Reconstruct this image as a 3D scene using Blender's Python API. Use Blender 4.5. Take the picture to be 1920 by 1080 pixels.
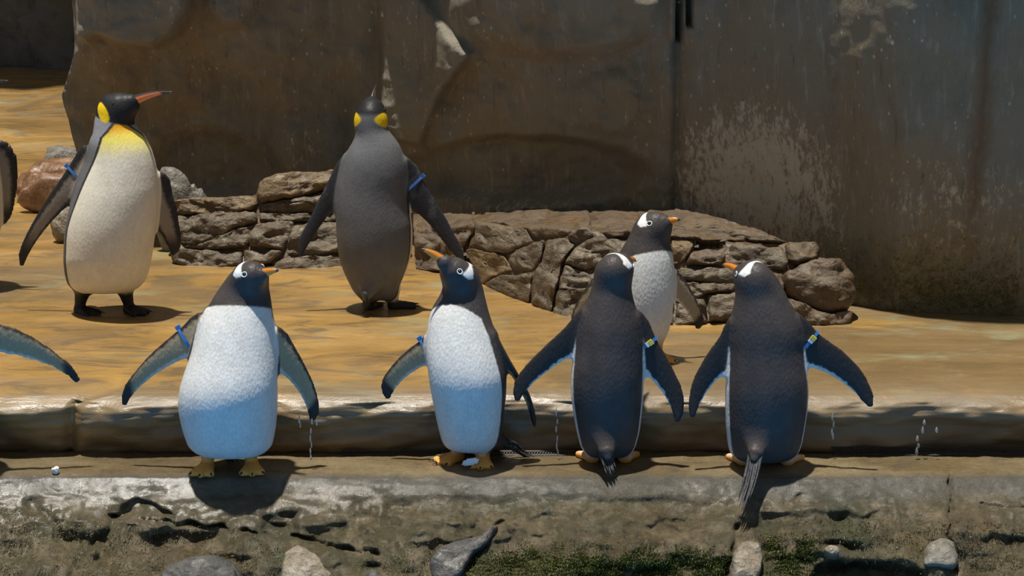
import bpy, bmesh, math, random
import numpy as np
from mathutils import Vector, noise as mn

random.seed(7)
rng = np.random.default_rng(7)
for o in list(bpy.data.objects):
    bpy.data.objects.remove(o)
SC = bpy.context.scene
COL = SC.collection

# ------------------------------------------------------------------ camera
F = 4000.0                                   # focal length in pixels of a 1920 x 1080 frame
CAMZ, PITCH = 1.9, math.radians(12.3)
cam_d = bpy.data.cameras.new('camera')
cam_d.sensor_width = 36.0
cam_d.lens = F / 1920 * 36
cam_d.clip_end = 200
cam = bpy.data.objects.new('camera', cam_d)
COL.objects.link(cam)
cam.location = (0, 0, CAMZ)
cam.rotation_euler = (math.pi / 2 - PITCH, 0, 0)
SC.camera = cam

# ------------------------------------------------------------------ light
W = bpy.data.worlds.new('world')
SC.world = W
W.use_nodes = True
bg = W.node_tree.nodes['Background']
bg.inputs[0].default_value = (0.80, 0.89, 1.0, 1)
bg.inputs[1].default_value = 0.20
sun_d = bpy.data.lights.new('sun_offscreen', 'SUN')      # the open sky above
sun_d.energy = 5.9
sun_d.angle = math.radians(1.5)
sun_d.color = (1.0, 0.96, 0.88)
sun = bpy.data.objects.new('sun_offscreen', sun_d)
COL.objects.link(sun)
SUNDIR = Vector((-0.11, -0.045, 1.0)).normalized()      # towards the sun
sun.location = (-2, 5, 9)
sun.rotation_euler = SUNDIR.to_track_quat('Z', 'Y').to_euler()
SC.view_settings.view_transform = 'Standard'
SC.view_settings.look = 'None'
SC.view_settings.gamma = 1
SC.view_settings.use_curve_mapping = False
SC.view_settings.exposure = 0.0

# ------------------------------------------------------------------ pixel helpers
CP, SP = math.cos(PITCH), math.sin(PITCH)
def ray(px, py):
    a = (px - 960) / F
    b = (540 - py) / F
    return np.array([a, CP + b * SP, -SP + b * CP])
def P(px, py, Y):                            # the point of that pixel's ray at depth Y
    r = ray(px, py)
    return np.array([r[0] / r[1] * Y, Y, CAMZ + r[2] / r[1] * Y])
def G(px, py, z=0.0):                        # the point of that pixel's ray at height z
    r = ray(px, py)
    t = (z - CAMZ) / r[2]
    return np.array([r[0] * t, r[1] * t, z])
def topx(x, y, z):                           # world -> pixel (vectorised)
    dz = z - CAMZ
    dep = y * CP - dz * SP
    return 960 + F * x / dep, 540 - F * (y * SP + dz * CP) / dep
def cv(pts, ox, oy, s):
    return [(ox + a / s, oy + b / s) for a, b in pts]

# ------------------------------------------------------------------ object helpers
def tag(o, label=None, cat=None, group=None, kind=None):
    if label: o['label'] = label
    if cat: o['category'] = cat
    if group: o['group'] = group
    if kind: o['kind'] = kind
    return o
def empty(name, loc, label, cat, group=None):
    o = bpy.data.objects.new(name, None)
    o.empty_display_size = 0.05
    o.location = [float(v) for v in loc]
    COL.objects.link(o)
    return tag(o, label, cat, group)
def mesh_obj(name, V, Fs, mat, parent=None, smooth=True, cols=None):
    me = bpy.data.meshes.new(name)
    me.from_pydata([tuple(map(float, v)) for v in V], [], [tuple(int(i) for i in f) for f in Fs])
    if cols is not None:
        at = me.color_attributes.new('Col', 'FLOAT_COLOR', 'POINT')
        at.data.foreach_set('color', np.concatenate([cols, np.ones((len(cols), 1))], 1).astype(np.float32).ravel())
    if smooth:
        me.polygons.foreach_set('use_smooth', [True] * len(me.polygons))
    me.materials.append(mat)
    me.update()
    o = bpy.data.objects.new(name, me)
    COL.objects.link(o)
    if parent is not None:
        o.parent = parent
    return o
def grid_faces(nu, nv):
    i = np.arange(nu * nv).reshape(nu, nv)
    return np.stack([i[:-1, :-1], i[1:, :-1], i[1:, 1:], i[:-1, 1:]], -1).reshape(-1, 4)
def nz(x, y, z):
    return mn.noise(Vector((float(x), float(y), float(z))))
def fbm(x, y, z, o=4):
    return mn.fractal(Vector((float(x), float(y), float(z))), 0.9, 2.0, o)
def sm(a, b, x):
    t = np.clip((x - a) / (b - a), 0, 1)
    return t * t * (3 - 2 * t)
def poly_sd(px, py, poly):                   # signed distance in pixels, + inside (vectorised)
    px = np.asarray(px, float); py = np.asarray(py, float)
    d = np.full(px.shape, 1e9); ins = np.zeros(px.shape, bool)
    n = len(poly)
    for i in range(n):
        ax, ay = poly[i]; bx, by = poly[(i + 1) % n]
        ex, ey = bx - ax, by - ay
        t = np.clip(((px - ax) * ex + (py - ay) * ey) / (ex * ex + ey * ey + 1e-9), 0, 1)
        d = np.minimum(d, np.hypot(px - ax - t * ex, py - ay - t * ey))
        c = ((ay > py) != (by > py)) & (px < (bx - ax) * (py - ay) / (by - ay + 1e-12) + ax)
        ins ^= c
    return np.where(ins, d, -d)
def line_d(px, py, pts):
    d = np.full(np.shape(px), 1e9)
    for (ax, ay), (bx, by) in zip(pts[:-1], pts[1:]):
        ex, ey = bx - ax, by - ay
        t = np.clip(((px - ax) * ex + (py - ay) * ey) / (ex * ex + ey * ey + 1e-9), 0, 1)
        d = np.minimum(d, np.hypot(px - ax - t * ex, py - ay - t * ey))
    return d

# ------------------------------------------------------------------ materials
class NT:
    def __init__(s, name):
        s.m = bpy.data.materials.new(name); s.m.use_nodes = True
        s.t = s.m.node_tree; s.b = s.t.nodes['Principled BSDF']
        s.pos = s.n('ShaderNodeNewGeometry').outputs['Position']
    def n(s, ty, **kw):
        q = s.t.nodes.new(ty)
        for k, v in kw.items(): setattr(q, k, v)
        return q
    def link(s, a, b): s.t.links.new(a, b)
    def put(s, sock, v):
        if hasattr(v, 'is_linked') or hasattr(v, 'links'): s.link(v, sock)
        else: sock.default_value = v
    def scaled(s, sc, vec=None):
        q = s.n('ShaderNodeMapping'); s.link(vec or s.pos, q.inputs['Vector']); q.inputs['Scale'].default_value = sc
        return q.outputs[0]
    def noise(s, scale=5, detail=6, rough=.6, st=(1, 1, 1), dist=0):
        q = s.n('ShaderNodeTexNoise'); s.link(s.scaled(st), q.inputs['Vector'])
        q.inputs['Scale'].default_value = scale; q.inputs['Detail'].default_value = detail
        q.inputs['Roughness'].default_value = rough; q.inputs['Distortion'].default_value = dist
        return q.outputs[0]
    def vor(s, scale=20, st=(1, 1, 1), feature='F1'):
        q = s.n('ShaderNodeTexVoronoi', feature=feature); s.link(s.scaled(st), q.inputs['Vector']); q.inputs['Scale'].default_value = scale
        return q.outputs['Distance']
    def ramp(s, f, a, b, c0=0., c1=1.):
        q = s.n('ShaderNodeMapRange'); q.clamp = True
        s.link(f, q.inputs[0]); q.inputs[1].default_value = a; q.inputs[2].default_value = b
        q.inputs[3].default_value = c0; q.inputs[4].default_value = c1
        return q.outputs[0]
    def math(s, op, a, b=0.):
        q = s.n('ShaderNodeMath', operation=op); s.put(q.inputs[0], a); s.put(q.inputs[1], b)
        return q.outputs[0]
    def mix(s, f, a, b, mode='MIX'):
        q = s.n('ShaderNodeMix', data_type='RGBA', blend_type=mode)
        s.put(q.inputs[0], f)
        for sock, v in ((q.inputs[6], a), (q.inputs[7], b)):
            if isinstance(v, tuple): v = (*v, 1)[:4]
            s.put(sock, v)
        return q.outputs[2]
    def xyz(s):
        q = s.n('ShaderNodeSeparateXYZ'); s.link(s.pos, q.inputs[0]); return q.outputs
    def col(s, v): s.put(s.b.inputs['Base Color'], (*v, 1) if isinstance(v, tuple) else v)
    def rough(s, v): s.put(s.b.inputs['Roughness'], v)
    def wet(s, w, rough, h, strength=.3, dist=.004):
        s.put(s.b.inputs['Coat Weight'], w); s.put(s.b.inputs['Coat Roughness'], rough); s.b.inputs['Coat IOR'].default_value = 1.38
        q = s.n('ShaderNodeBump'); q.inputs['Strength'].default_value = strength; q.inputs['Distance'].default_value = dist
        s.link(h, q.inputs['Height']); s.link(q.outputs[0], s.b.inputs['Coat Normal'])
    def bump(s, h, strength=.5, dist=.01, prev=None):
        q = s.n('ShaderNodeBump'); q.inputs['Strength'].default_value = strength; q.inputs['Distance'].default_value = dist
        s.link(h, q.inputs['Height'])
        if prev: s.link(prev, q.inputs['Normal'])
        s.link(q.outputs[0], s.b.inputs['Normal'])
        return q.outputs[0]
def plain(name, c, r=.5, **kw):
    t = NT(name); t.col(c); t.rough(r)
    for k, v in kw.items(): t.b.inputs[k].default_value = v
    return t.m

# wet rock in three tones
def rock(name, c1, c2, c3, scale=4, r0=.3, r1=.7, streak=1.0, bump=.6, pale=None, pale_amt=.62, film=.5):
    t = NT(name)
    n1 = t.noise(scale, 8, .62, (1, 1, streak)); n2 = t.noise(scale * 3.1, 6, .6, (1, 1, streak), .6)
    c = t.mix(t.ramp(n1, .36, .64), c1, c2)
    c = t.mix(t.ramp(n2, .48, .70), c, c3)
    nf = t.noise(70, 5, .7, (1, 1, .5))
    if pale:
        pm = t.math('MULTIPLY', t.ramp(t.noise(scale * 1.7, 8, .75), pale_amt - .04, pale_amt + .06), t.ramp(nf, .4, .6))
        c = t.mix(pm, c, pale)
    c = t.mix(t.ramp(nf, .25, .75, .55, 0.), c, t.mix(.5, c, (0.01, .008, .006)))
    t.col(c)
    t.rough(t.ramp(t.noise(scale * 2, 5, .6), .35, .65, r0, r1))
    b = t.bump(n2, bump, .03); t.bump(nf, bump * .8, .006, b)
    if film: t.wet(t.ramp(t.noise(scale, 4, .6), .42, .62, 0, film), .2, nf, .5, .004)
    return t.m
M = {}
M['stone'] = rock('outcrop_stone', (0.108, 0.0802, 0.0465), (0.166, 0.122, 0.0744), (0.0792, 0.0544, 0.031), 5, .4, .75, 1.8, .9, (0.288, 0.238, 0.167), .57, film=.22)
M['stone_o'] = rock('ochre_stone', (0.192, 0.118, 0.0462), (0.152, 0.0999, 0.0462), (0.104, 0.0666, 0.033), 5, .42, .75, 1.8, .8, (0.336, 0.266, 0.165), .58, film=.22)
M['stone_d'] = rock('brown_stone', (0.104, 0.0666, 0.033), (0.144, 0.0962, 0.0528), (0.064, 0.0414, 0.0231), 5, .45, .75, 1.4, .8, film=.22)
M['mortar'] = rock('mineral_mortar', (.10, .065, .03), (.075, .05, .028), (.26, .13, .04), 7, .35, .6, 1, .5)
M['greyrock'] = rock('grey_boulder', (.17, .155, .12), (.24, .22, .18), (.10, .09, .07), 8, .35, .7, 1, .7, (.4, .37, .3), .6, film=.22)
M['redrock'] = rock('red_brown_boulder', (.21, .105, .05), (.26, .14, .07), (.13, .065, .034), 7, .18, .5, .6, .5, (.42, .3, .22), .66)
M['darkrock'] = rock('dark_boulder', (.07, .068, .062), (.11, .10, .09), (.04, .038, .034), 9, .4, .7, 1, .8, (.28, .25, .2), .66)
M['palerock'] = rock('pale_boulder', (.28, .23, .16), (.16, .13, .09), (.38, .33, .25), 9, .4, .7, 1, .9, (.5, .45, .36), .58)
M['cave'] = rock('cave_rock', (.10, .10, .095), (.15, .15, .14), (.06, .056, .048), 2, .5, .8, 1, .6, film=0)

# wall of sprayed concrete
def wall_mat():
    t = NT('wall_concrete'); X, Y, Z = t.xyz()
    big = t.noise(1.5, 8, .62, (1, 1, .8)); mid = t.noise(5, 8, .66, (1, 1, .45)); fine = t.noise(60, 6, .72, (1, 1, .45))
    c = t.mix(t.ramp(big, .36, .62), (.25, .220, .160), (.26, .190, .105))
    c = t.mix(t.ramp(mid, .45, .66), c, (.26, .228, .165))
    c = t.mix(t.ramp(t.noise(2.2, 6, .6, (1, 1, .5)), .55, .70, 0, .65), c, (.075, .076, .066))
    at = t.n('ShaderNodeVertexColor'); at.layer_name = 'Col'
    c = t.mix(t.math('MULTIPLY', at.outputs[0], t.ramp(mid, .25, .6, .55, 1)), c, (.25, .232, .19))
    stk = t.noise(30, 5, .7, (1, 1, .10))
    c = t.mix(t.ramp(stk, .56, .70, 0, .6), c, (.42, .37, .28))
    c = t.mix(t.ramp(stk, .40, .28, 0, .5), c, (.035, .032, .024))
    # pale scaly patches: one on the right panel, a fringe along the foot, crumbs elsewhere
    def blob(cx, cz, rx, rz):
        dx = t.math('DIVIDE', t.math('SUBTRACT', X, cx), rx); dz = t.math('DIVIDE', t.math('SUBTRACT', Z, cz), rz)
        d = t.math('ADD', t.math('MULTIPLY', dx, dx), t.math('MULTIPLY', dz, dz))
        return t.ramp(d, 0., 1.6, 1., 0.)
    msk = t.math('MAXIMUM', blob(1.00, .44, .42, .46), t.math('MULTIPLY', blob(1.75, .45, .55, .36), .66))
    msk = t.math('MAXIMUM', msk, t.math('MULTIPLY', blob(-.98, .42, .20, .28), .62))
    msk = t.math('MAXIMUM', msk, t.math('MULTIPLY', blob(.2, .20, .9, .13), .72))
    msk = t.math('MAXIMUM', msk, t.math('MULTIPLY', blob(-.4, .9, .4, .35), .50))
    fin2 = t.noise(26, 7, .75, (1, 1, .5))
    sc = t.math('ADD', t.math('MULTIPLY', msk, .46), t.math('ADD', t.math('MULTIPLY', fine, .65), t.math('MULTIPLY', fin2, .6)))
    c = t.mix(t.ramp(sc, .93, 1.05, 0, .9), c, (.60, .50, .35))
    sp = t.math('MULTIPLY', t.ramp(t.vor(26, (1, 1, .6)), .07, .16, 1, 0), t.ramp(t.noise(3, 4, .6), .46, .58))
    c = t.mix(sp, c, (.55, .49, .38))
    # rust run and green foot
    ru = t.math('MULTIPLY', t.ramp(t.math('ABSOLUTE', t.math('SUBTRACT', t.math('ADD', X, t.math('MULTIPLY', mid, .12)), 1.86)), .0, .06, 1, 0), t.ramp(Z, .1, .5))
    c = t.mix(t.math('MULTIPLY', ru, .8), c, (.16, .08, .028))
    gr = t.math('MULTIPLY', t.ramp(Z, .1, .42, 1, 0), t.math('MULTIPLY', t.ramp(X, 1.0, 1.3), t.ramp(t.noise(9, 6, .7), .42, .58)))
    c = t.mix(t.math('MULTIPLY', gr, .8), c, (.24, .21, .09))
    t.col(c); t.rough(t.ramp(mid, .3, .7, .45, .8))
    b = t.bump(mid, .35, .03); t.bump(fine, 1., .012, b)
    return t.m
M['wall'] = wall_mat()

# wet ochre floor with flow streaks
def floor_mat():
    t = NT('terrace_floor'); X, Y, Z = t.xyz()
    n1 = t.noise(2.2, 8, .62, (.35, 1, 1), .7); n2 = t.noise(7, 8, .68, (.42, 1, 1), 1.2); n3 = t.noise(3.1, 6, .6, (.5, 1, 1), .4)
    c = t.mix(t.ramp(n1, .38, .62), (.37, .212, .054), (.27, .160, .054))
    c = t.mix(t.ramp(n2, .49, .62), c, (.185, .118, .055))
    c = t.mix(t.ramp(t.noise(14, 7, .72, (.40, 1, 1), 1.), .54, .68, 0, .6), c, (.13, .085, .042))
    c = t.mix(t.ramp(n2, .30, .40, .55, 0), c, (.52, .32, .10))
    st = t.noise(1.1, 8, .62, (.6, 1, 1), .8)                     # brown patches, more of them towards the right-hand wall
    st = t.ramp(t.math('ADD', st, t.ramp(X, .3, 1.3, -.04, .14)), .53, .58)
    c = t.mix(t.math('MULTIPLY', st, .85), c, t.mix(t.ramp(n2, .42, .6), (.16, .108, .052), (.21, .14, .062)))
    tq = t.math('MULTIPLY', t.ramp(t.noise(2.6, 6, .62, (.6, 1, 1), .8), .55, .66), t.ramp(n2, .40, .55))
    c = t.mix(t.math('MULTIPLY', tq, .75), c, (.25, .27, .17))
    # grey drained lip at the step
    lip = t.math('MULTIPLY', t.ramp(Y, 7.02, 7.22, 1, 0), t.ramp(n3, .35, .6, .35, 1))
    c = t.mix(lip, c, (.17, .125, .07))
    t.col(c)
    t.rough(t.ramp(t.noise(4, 6, .6, (.3, 1, 1)), .38, .62, .16, .5))
    b = t.bump(n2, .35, .02); t.bump(t.noise(40, 5, .7, (.4, 1, 1)), .5, .005, b)
    t.wet(t.ramp(t.noise(3, 5, .6, (.5, 1, 1)), .4, .6, .05, .7), .17, t.noise(60, 6, .75, (.8, 1, 1)), 1., .006)
    return t.m
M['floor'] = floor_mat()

# ledge: tan top, grey wet lip, olive mossy face
def ledge_mat():
    t = NT('ledge_rock'); X, Y, Z = t.xyz()
    n1 = t.noise(3, 8, .62); n2 = t.noise(11, 8, .68, (1, 1, .6), .5); fi = t.noise(75, 6, .75, (1, 1, .45))
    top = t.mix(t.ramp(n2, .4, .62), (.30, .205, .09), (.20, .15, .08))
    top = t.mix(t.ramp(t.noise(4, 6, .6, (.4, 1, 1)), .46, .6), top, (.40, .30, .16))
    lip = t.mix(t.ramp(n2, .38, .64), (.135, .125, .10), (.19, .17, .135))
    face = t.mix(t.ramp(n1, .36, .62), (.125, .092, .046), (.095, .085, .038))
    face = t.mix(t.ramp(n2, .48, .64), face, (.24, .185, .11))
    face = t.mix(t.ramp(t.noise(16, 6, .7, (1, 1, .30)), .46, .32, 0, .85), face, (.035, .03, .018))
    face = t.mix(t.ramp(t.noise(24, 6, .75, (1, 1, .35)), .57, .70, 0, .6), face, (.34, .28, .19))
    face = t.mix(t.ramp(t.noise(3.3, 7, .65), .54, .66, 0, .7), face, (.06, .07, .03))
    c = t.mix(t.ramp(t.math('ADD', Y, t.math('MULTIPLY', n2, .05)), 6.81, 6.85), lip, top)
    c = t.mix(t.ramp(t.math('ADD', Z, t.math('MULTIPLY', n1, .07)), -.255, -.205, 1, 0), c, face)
    c = t.mix(t.ramp(fi, .3, .7, .6, 0), c, t.mix(.6, c, (.01, .01, .006)))
    sp = t.math('MULTIPLY', t.ramp(fi, .62, .72), t.ramp(t.noise(6, 5, .6), .5, .62))
    c = t.mix(t.math('MULTIPLY', sp, .7), c, (.42, .38, .3))
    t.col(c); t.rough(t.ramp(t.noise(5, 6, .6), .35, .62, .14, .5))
    b = t.bump(n2, .7, .03); t.bump(fi, 1., .012, b)
    t.wet(t.math('MULTIPLY', t.math('MULTIPLY', t.ramp(X, -.3, -.9, .25, 1.), t.ramp(Z, -.35, -.28, .16, 1.)), t.ramp(t.noise(2.5, 5, .6), .36, .55, .15, 1)), .13, t.noise(150, 4, .7, (1, 1, .5)), .45, .003)
    return t.m
M['ledge'] = ledge_mat()

def feather(name, rough=.42, bump=.5, var=.35):
    t = NT(name)
    a = t.n('ShaderNodeVertexColor'); a.layer_name = 'Col'
    f1 = t.noise(170, 3, .6, (1, 1, .42)); f2 = t.noise(22, 5, .6, (1, 1, .5)); v = t.vor(120, (1, 1, .55))
    c = t.mix(t.ramp(f1, .38, .66, var, 0), a.outputs[0], t.mix(.75, a.outputs[0], (.0, .0, .0)))
    c = t.mix(t.ramp(f2, .35, .7, .22, 0), c, t.mix(.6, c, (.03, .022, .015)))
    t.col(c); t.rough(rough)
    b = t.bump(v, bump, .0016); t.bump(f1, bump, .0012, b)
    t.b.inputs['Specular IOR Level'].default_value = .22
    return t.m
M['gentoo'] = feather('gentoo_feathers', .48, .6, .22)
M['king'] = feather('king_feathers', .5, .35, .16)
vb = NT('beak_horn'); a_ = vb.n('ShaderNodeVertexColor'); a_.layer_name = 'Col'; vb.col(a_.outputs[0]); vb.rough(.3); M['beak'] = vb.m
M['tailf'] = rock('tail_feathers', (.035, .035, .04), (.06, .06, .066), (.022, .022, .025), 30, .35, .5, .2, .3, film=0)
M['eye'] = plain('eye_dark', (.012, .008, .006), .12)
M['ring'] = plain('eye_ring_white', (.85, .84, .82), .5)
M['claw'] = plain('claw_horn', (.03, .026, .022), .35)
M['band'] = plain('band_blue', (.05, .16, .45), .35)
M['clip_y'] = plain('clip_yellow', (.85, .62, .05), .4)
M['clip_w'] = plain('clip_white', (.85, .85, .84), .4)
M['whitepeb'] = plain('pebble_white', (.75, .73, .68), .5)
M['net'] = plain('netting_black', (.03, .028, .025), .5)
M['moss'] = rock('moss_green', (.085, .115, .022), (.15, .185, .04), (.06, .07, .02), 25, .5, .8, 1, .2, film=0)
M['algae'] = rock('algae_olive', (.18, .16, .06), (.26, .22, .10), (.10, .10, .04), 25, .5, .8, 1, .2, film=0)
M['algae_d'] = rock('algae_wall', (.16, .15, .055), (.22, .19, .08), (.09, .09, .035), 25, .6, .85, 1, .2, film=0)
M['drop'] = plain('clear_water', (.95, .97, 1), .05, **{'Transmission Weight': .85, 'IOR': 1.33})
def pool_mat():
    t = NT('pool_water'); n = t.noise(3, 4, .5)
    t.col(t.mix(t.ramp(n, .3, .7), (.02, .29, .74), (.035, .34, .82))); t.rough(.12); t.bump(t.noise(6, 3, .5), .3, .05)
    return t.m
M['pool'] = pool_mat()

# ================================================================== THE SETTING
LEDGE_Z = -0.217
# ---- terrace floor with its step (profile in Y, Z, swept along X)
TER = [(7.10, -.235), (7.06, -.215), (7.045, -.17), (7.03, -.12), (7.012, -.095), (6.997, -.075), (6.994, -.058), (7.003, -.040), (7.022, -.025), (7.050, -.012), (7.09, -.004), (7.16, 0.)]
def terrace():
    prof = []
    for (a, b), (c, d) in zip(TER[:-1], TER[1:]):
        for k in range(4):
            prof.append((a + (c - a) * k / 4, b + (d - b) * k / 4))
    y = 7.16
    while y < 18:
        prof.append((y, 0.)); y += .03 + (y - 7.1) * .012
    xs = np.concatenate([np.linspace(-13, -4.25, 40), np.linspace(-4.2, 4.2, 560)])
    V = []
    crack = [(128, 870), (131, 800), (138, 765), (158, 742), (190, 730), (222, 718)]
    for x in xs:
        for (y, z) in prof:
            w = 1 if y > 7.13 else 0
            zz = z + .010 * fbm(x * 1.3, y * 2.2, 3.1, 4) * (1 if y > 7.2 else .5)
            yy = y + (.030 * fbm(x * 2.1, 1.7, z * 5, 4) if y < 7.14 else .03 * fbm(x * 2.1, 1.7, 0, 4) * max(0, 1 - (y - 7.13) * 5))
            if y < 7.1 and z < -.03:
                yy += .020 * fbm(x * 5, 8.8, z * 14, 3)
            if y > 11.0:
                zz += .035 * (y - 11.0) + .05 * fbm(x * .8, y * .9, 9, 3)
            V.append([x, yy, zz])
    V = np.array(V)
    px, py = topx(V[:, 0], V[:, 1], V[:, 2])
    near = V[:, 1] < 7.4
    d = line_d(px, py, crack)
    g = np.where(near, np.exp(-(d / 9) ** 2), 0)
    V[:, 1] += g * .035 * (V[:, 2] < -.02); V[:, 2] -= g * .014 * (V[:, 2] >= -.02)
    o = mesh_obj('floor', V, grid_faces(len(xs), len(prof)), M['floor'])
    return tag(o, 'wet ochre rock terrace with a rounded step edge and dark riser', 'floor', kind='structure')
terrace()

# ---- front ledge: surface function of (x, s)
LPROF = [(7.14, -.225), (7.06, -.217), (6.98, -.217), (6.88, -.216), (6.815, -.219), (6.785, -.227), (6.757, -.243), (6.725, -.267), (6.69, -.292), (6.65, -.318), (6.61, -.345), (6.555, -.385), (6.48, -.445), (6.40, -.52), (6.30, -.63), (6.18, -.80)]
LCR = [([(214, 969), (258, 933)], 4, .025), ([(212, 970), (330, 981), (480, 999), (540, 1006), (650, 1030), (712, 1043)], 5, .05),
       ([(132, 1085), (150, 1040), (195, 995), (208, 985)], 9, .04), ([(60, 945), (100, 985), (140, 1030)], 14, .02),
       ([(1786, 884), (1783, 930), (1786, 985), (1776, 1010), (1800, 1085)], 4, .04), ([(945, 978), (915, 1010), (880, 1062)], 7, .04),
       ([(540, 893), (522, 925), (505, 948)], 6, .012), ([(1388, 990), (1380, 1020), (1362, 1085)], 7, .05), ([(1500, 930), (1488, 955)], 3, .012),
       ([(690, 1060), (760, 1075), (800, 1085)], 8, .03), ([(1840, 945), (1890, 950), (1925, 952)], 3, .02)]
LHOL = [([(214, 969), (258, 933), (300, 946), (330, 974)], 7, .030), ([(326, 980), (480, 1000), (420, 1030), (345, 1020)], 8, .015),
        ([(185, 1000), (205, 990), (212, 1030), (170, 1075)], 8, .03), ([(490, 972), (560, 955), (560, 1005), (480, 998)], 12, .03),
        ([(1530, 1058), (1580, 1052), (1660, 1050), (1740, 1066), (1740, 1130), (1500, 1130)], 10, .09),
        ([(1560, 1010), (1620, 1022), (1600, 1034), (1540, 1020)], 8, .03), ([(1420, 960), (1560, 955), (1660, 972), (1560, 990), (1430, 1000)], 16, .018),
        ([(720, 935), (1060, 925), (1380, 935), (1380, 975), (900, 985), (720, 965)], 18, .012)]
def ledge_points(xs, ss):
    py_ = np.array([p[0] for p in LPROF]); pz_ = np.array([p[1] for p in LPROF]); k = np.arange(len(LPROF))
    V = np.zeros((len(xs), len(ss), 3))
    for i, x in enumerate(xs):
        wob = .022 * fbm(x * 1.6, 4.4, 0, 4)
        for j, s in enumerate(ss):
            y = np.interp(s, k, py_); z = np.interp(s, k, pz_)
            f = np.clip((s - 4) / 3, 0, 1)
            g = np.clip((s - 7) / 2.5, 0, 1); rg = fbm(x * 3.0, z * 5, 5.5, 5); y += wob * f + f * .022 * rg - g * (.085 * (abs(fbm(x * 2.6, z * 5.5, 1.5, 4)) - .25) + .014 * fbm(x * 19, z * 5, 3.5, 4) + .030 * fbm(x * 1.6, z * 17, 6.1, 3)); z += f * .010 * fbm(x * 6, y * 9, 2.5, 4) + .004 * fbm(x * 12, y * 12, 7, 4) + g * .006 * fbm(x * 30, y * 22, 1.1, 3)
            V[i, j] = (x, y, z)
    px, py = topx(V[..., 0], V[..., 1], V[..., 2])
    off = np.zeros(px.shape)
    n1 = np.array([nz(a * .035, b * .05, 1) for a, b in zip(px.ravel(), py.ravel())]).reshape(px.shape); n2 = np.array([nz(a * .03, b * .04, 8) for a, b in zip(px.ravel(), py.ravel())]).reshape(px.shape)
    px = px + 9 * n2; py = py + 8 * n1
    for pts, w, d in LCR:
        off += d * .8 * np.exp(-(line_d(px, py, pts) / (w * (.75 + .5 * n2))) ** 2) * (.75 + .8 * n1)
    for pl, w, d in LHOL:
        off += d * sm(-w * .3, w, poly_sd(px, py, pl))
    V[..., 1] += off; V[..., 2] -= off * .25
    return V
lx = np.linspace(-2.6, 2.6, 880)
ls = np.concatenate([np.linspace(0, 4, 12)[:-1], np.linspace(4, 12.4, 78), np.linspace(12.6, 15, 8)])
LV = ledge_points(lx, ls)
lo = mesh_obj('ledge', LV.reshape(-1, 3), grid_faces(len(lx), len(ls))[:, ::-1], M['ledge'])
tag(lo, 'rounded wet rock ledge along the pool with a cracked mossy front face', 'ledge', kind='structure')
def ledge_z(x, y):
    i = int(np.clip(np.searchsorted(lx, x), 1, len(lx) - 2)); r = LV[i]
    j = np.argsort(r[:, 1]); return float(np.interp(y, r[j, 1], r[j, 2]))

# ---- pool in front of the ledge, below the picture
V = [(-7, -4, -.72), (7, -4, -.72), (7, 6.28, -.72), (-7, 6.28, -.72)]
tag(mesh_obj('pool_water', V, [(0, 1, 2, 3)], M['pool'], smooth=False), 'sunlit blue pool in front of the mossy ledge', 'pool', kind='structure')

# ---- back wall
def wall_Y(px):
    return np.interp(px, [100, 650, 780, 900, 1100, 1262, 1400, 1560, 1680, 1950, 2500], [9.95, 9.92, 9.74, 9.36, 9.08, 8.93, 8.72, 8.46, 8.28, 8.20, 8.15])
def relief(px, py):
    r = np.zeros(px.shape)
    r += .13 * np.clip(1 - py / 380, -.3, 1.6) * sm(1300, 1150, px) + .16 * np.clip(1 - py / 520, -.3, 1.6) * sm(1150, 1300, px)
    A = [(150, -400), (152, 66), (180, 74), (197, 60), (240, 76), (300, 85), (345, 58), (372, 10), (400, -400)]
    r += .17 * sm(-9, 16, poly_sd(px, py, A))
    B = [(398, -400), (392, 8), (425, 46), (470, 44), (500, 5), (520, -400)]
    r += .09 * sm(-10, 22, poly_sd(px, py, B))
    r -= .10 * sm(1.25, .55, np.hypot((px - 395) / 110, (py - 305) / 62))
    r -= .06 * sm(1.2, .5, np.hypot((px - 300) / 170, (py - 180) / 95))
    Pn = [(714, -400), (714, 230), (740, 260), (795, 268), (822, 190), (888, 92), (850, 60), (800, -10), (790, -400)]
    r += .10 * sm(-8, 14, poly_sd(px, py, Pn))
    r += .12 * sm(1.15, .7, np.hypot((px - 1040) / 210, (py - 10) / 95))
    r -= .12 * sm(1.2, .75, np.hypot((px - 985) / 215, (py - 320) / 62))
    r -= .05 * sm(1.2, .8, np.hypot((px - 905) / 75, (py - 200) / 85))
    r += .05 * sm(1.2, .6, np.hypot((px - 1140) / 70, (py - 190) / 60))
    r += .06 * sm(1.2, .6, np.hypot((px - 590) / 80, (py - 290) / 80))
    r -= .045 * np.exp(-((px - 1266) / 9) ** 2)
    top = sm(78, 62, py)
    r -= .16 * top * (np.exp(-((px - 1268.5) / 4) ** 4) + np.exp(-((px - 1287) / 5) ** 4) * sm(48, 40, py))
    r += .05 * top * np.exp(-((px - 1256) / 9) ** 4)
    r += .04 * sm(1.2, .6, np.hypot((px - 1700) / 150, (py - 120) / 200))
    return r
def wall_noise(x, y, z):
    k = 1 - .72 * float(sm(.6, .9, x))
    return k * (.07 * fbm(x * 1.5, z * 1.7, y * .7, 5) + .028 * abs(fbm(x * 4, z * 4, 7.7, 4))) + .008 * fbm(x * 14, z * 8, 3.3, 3)
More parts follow.
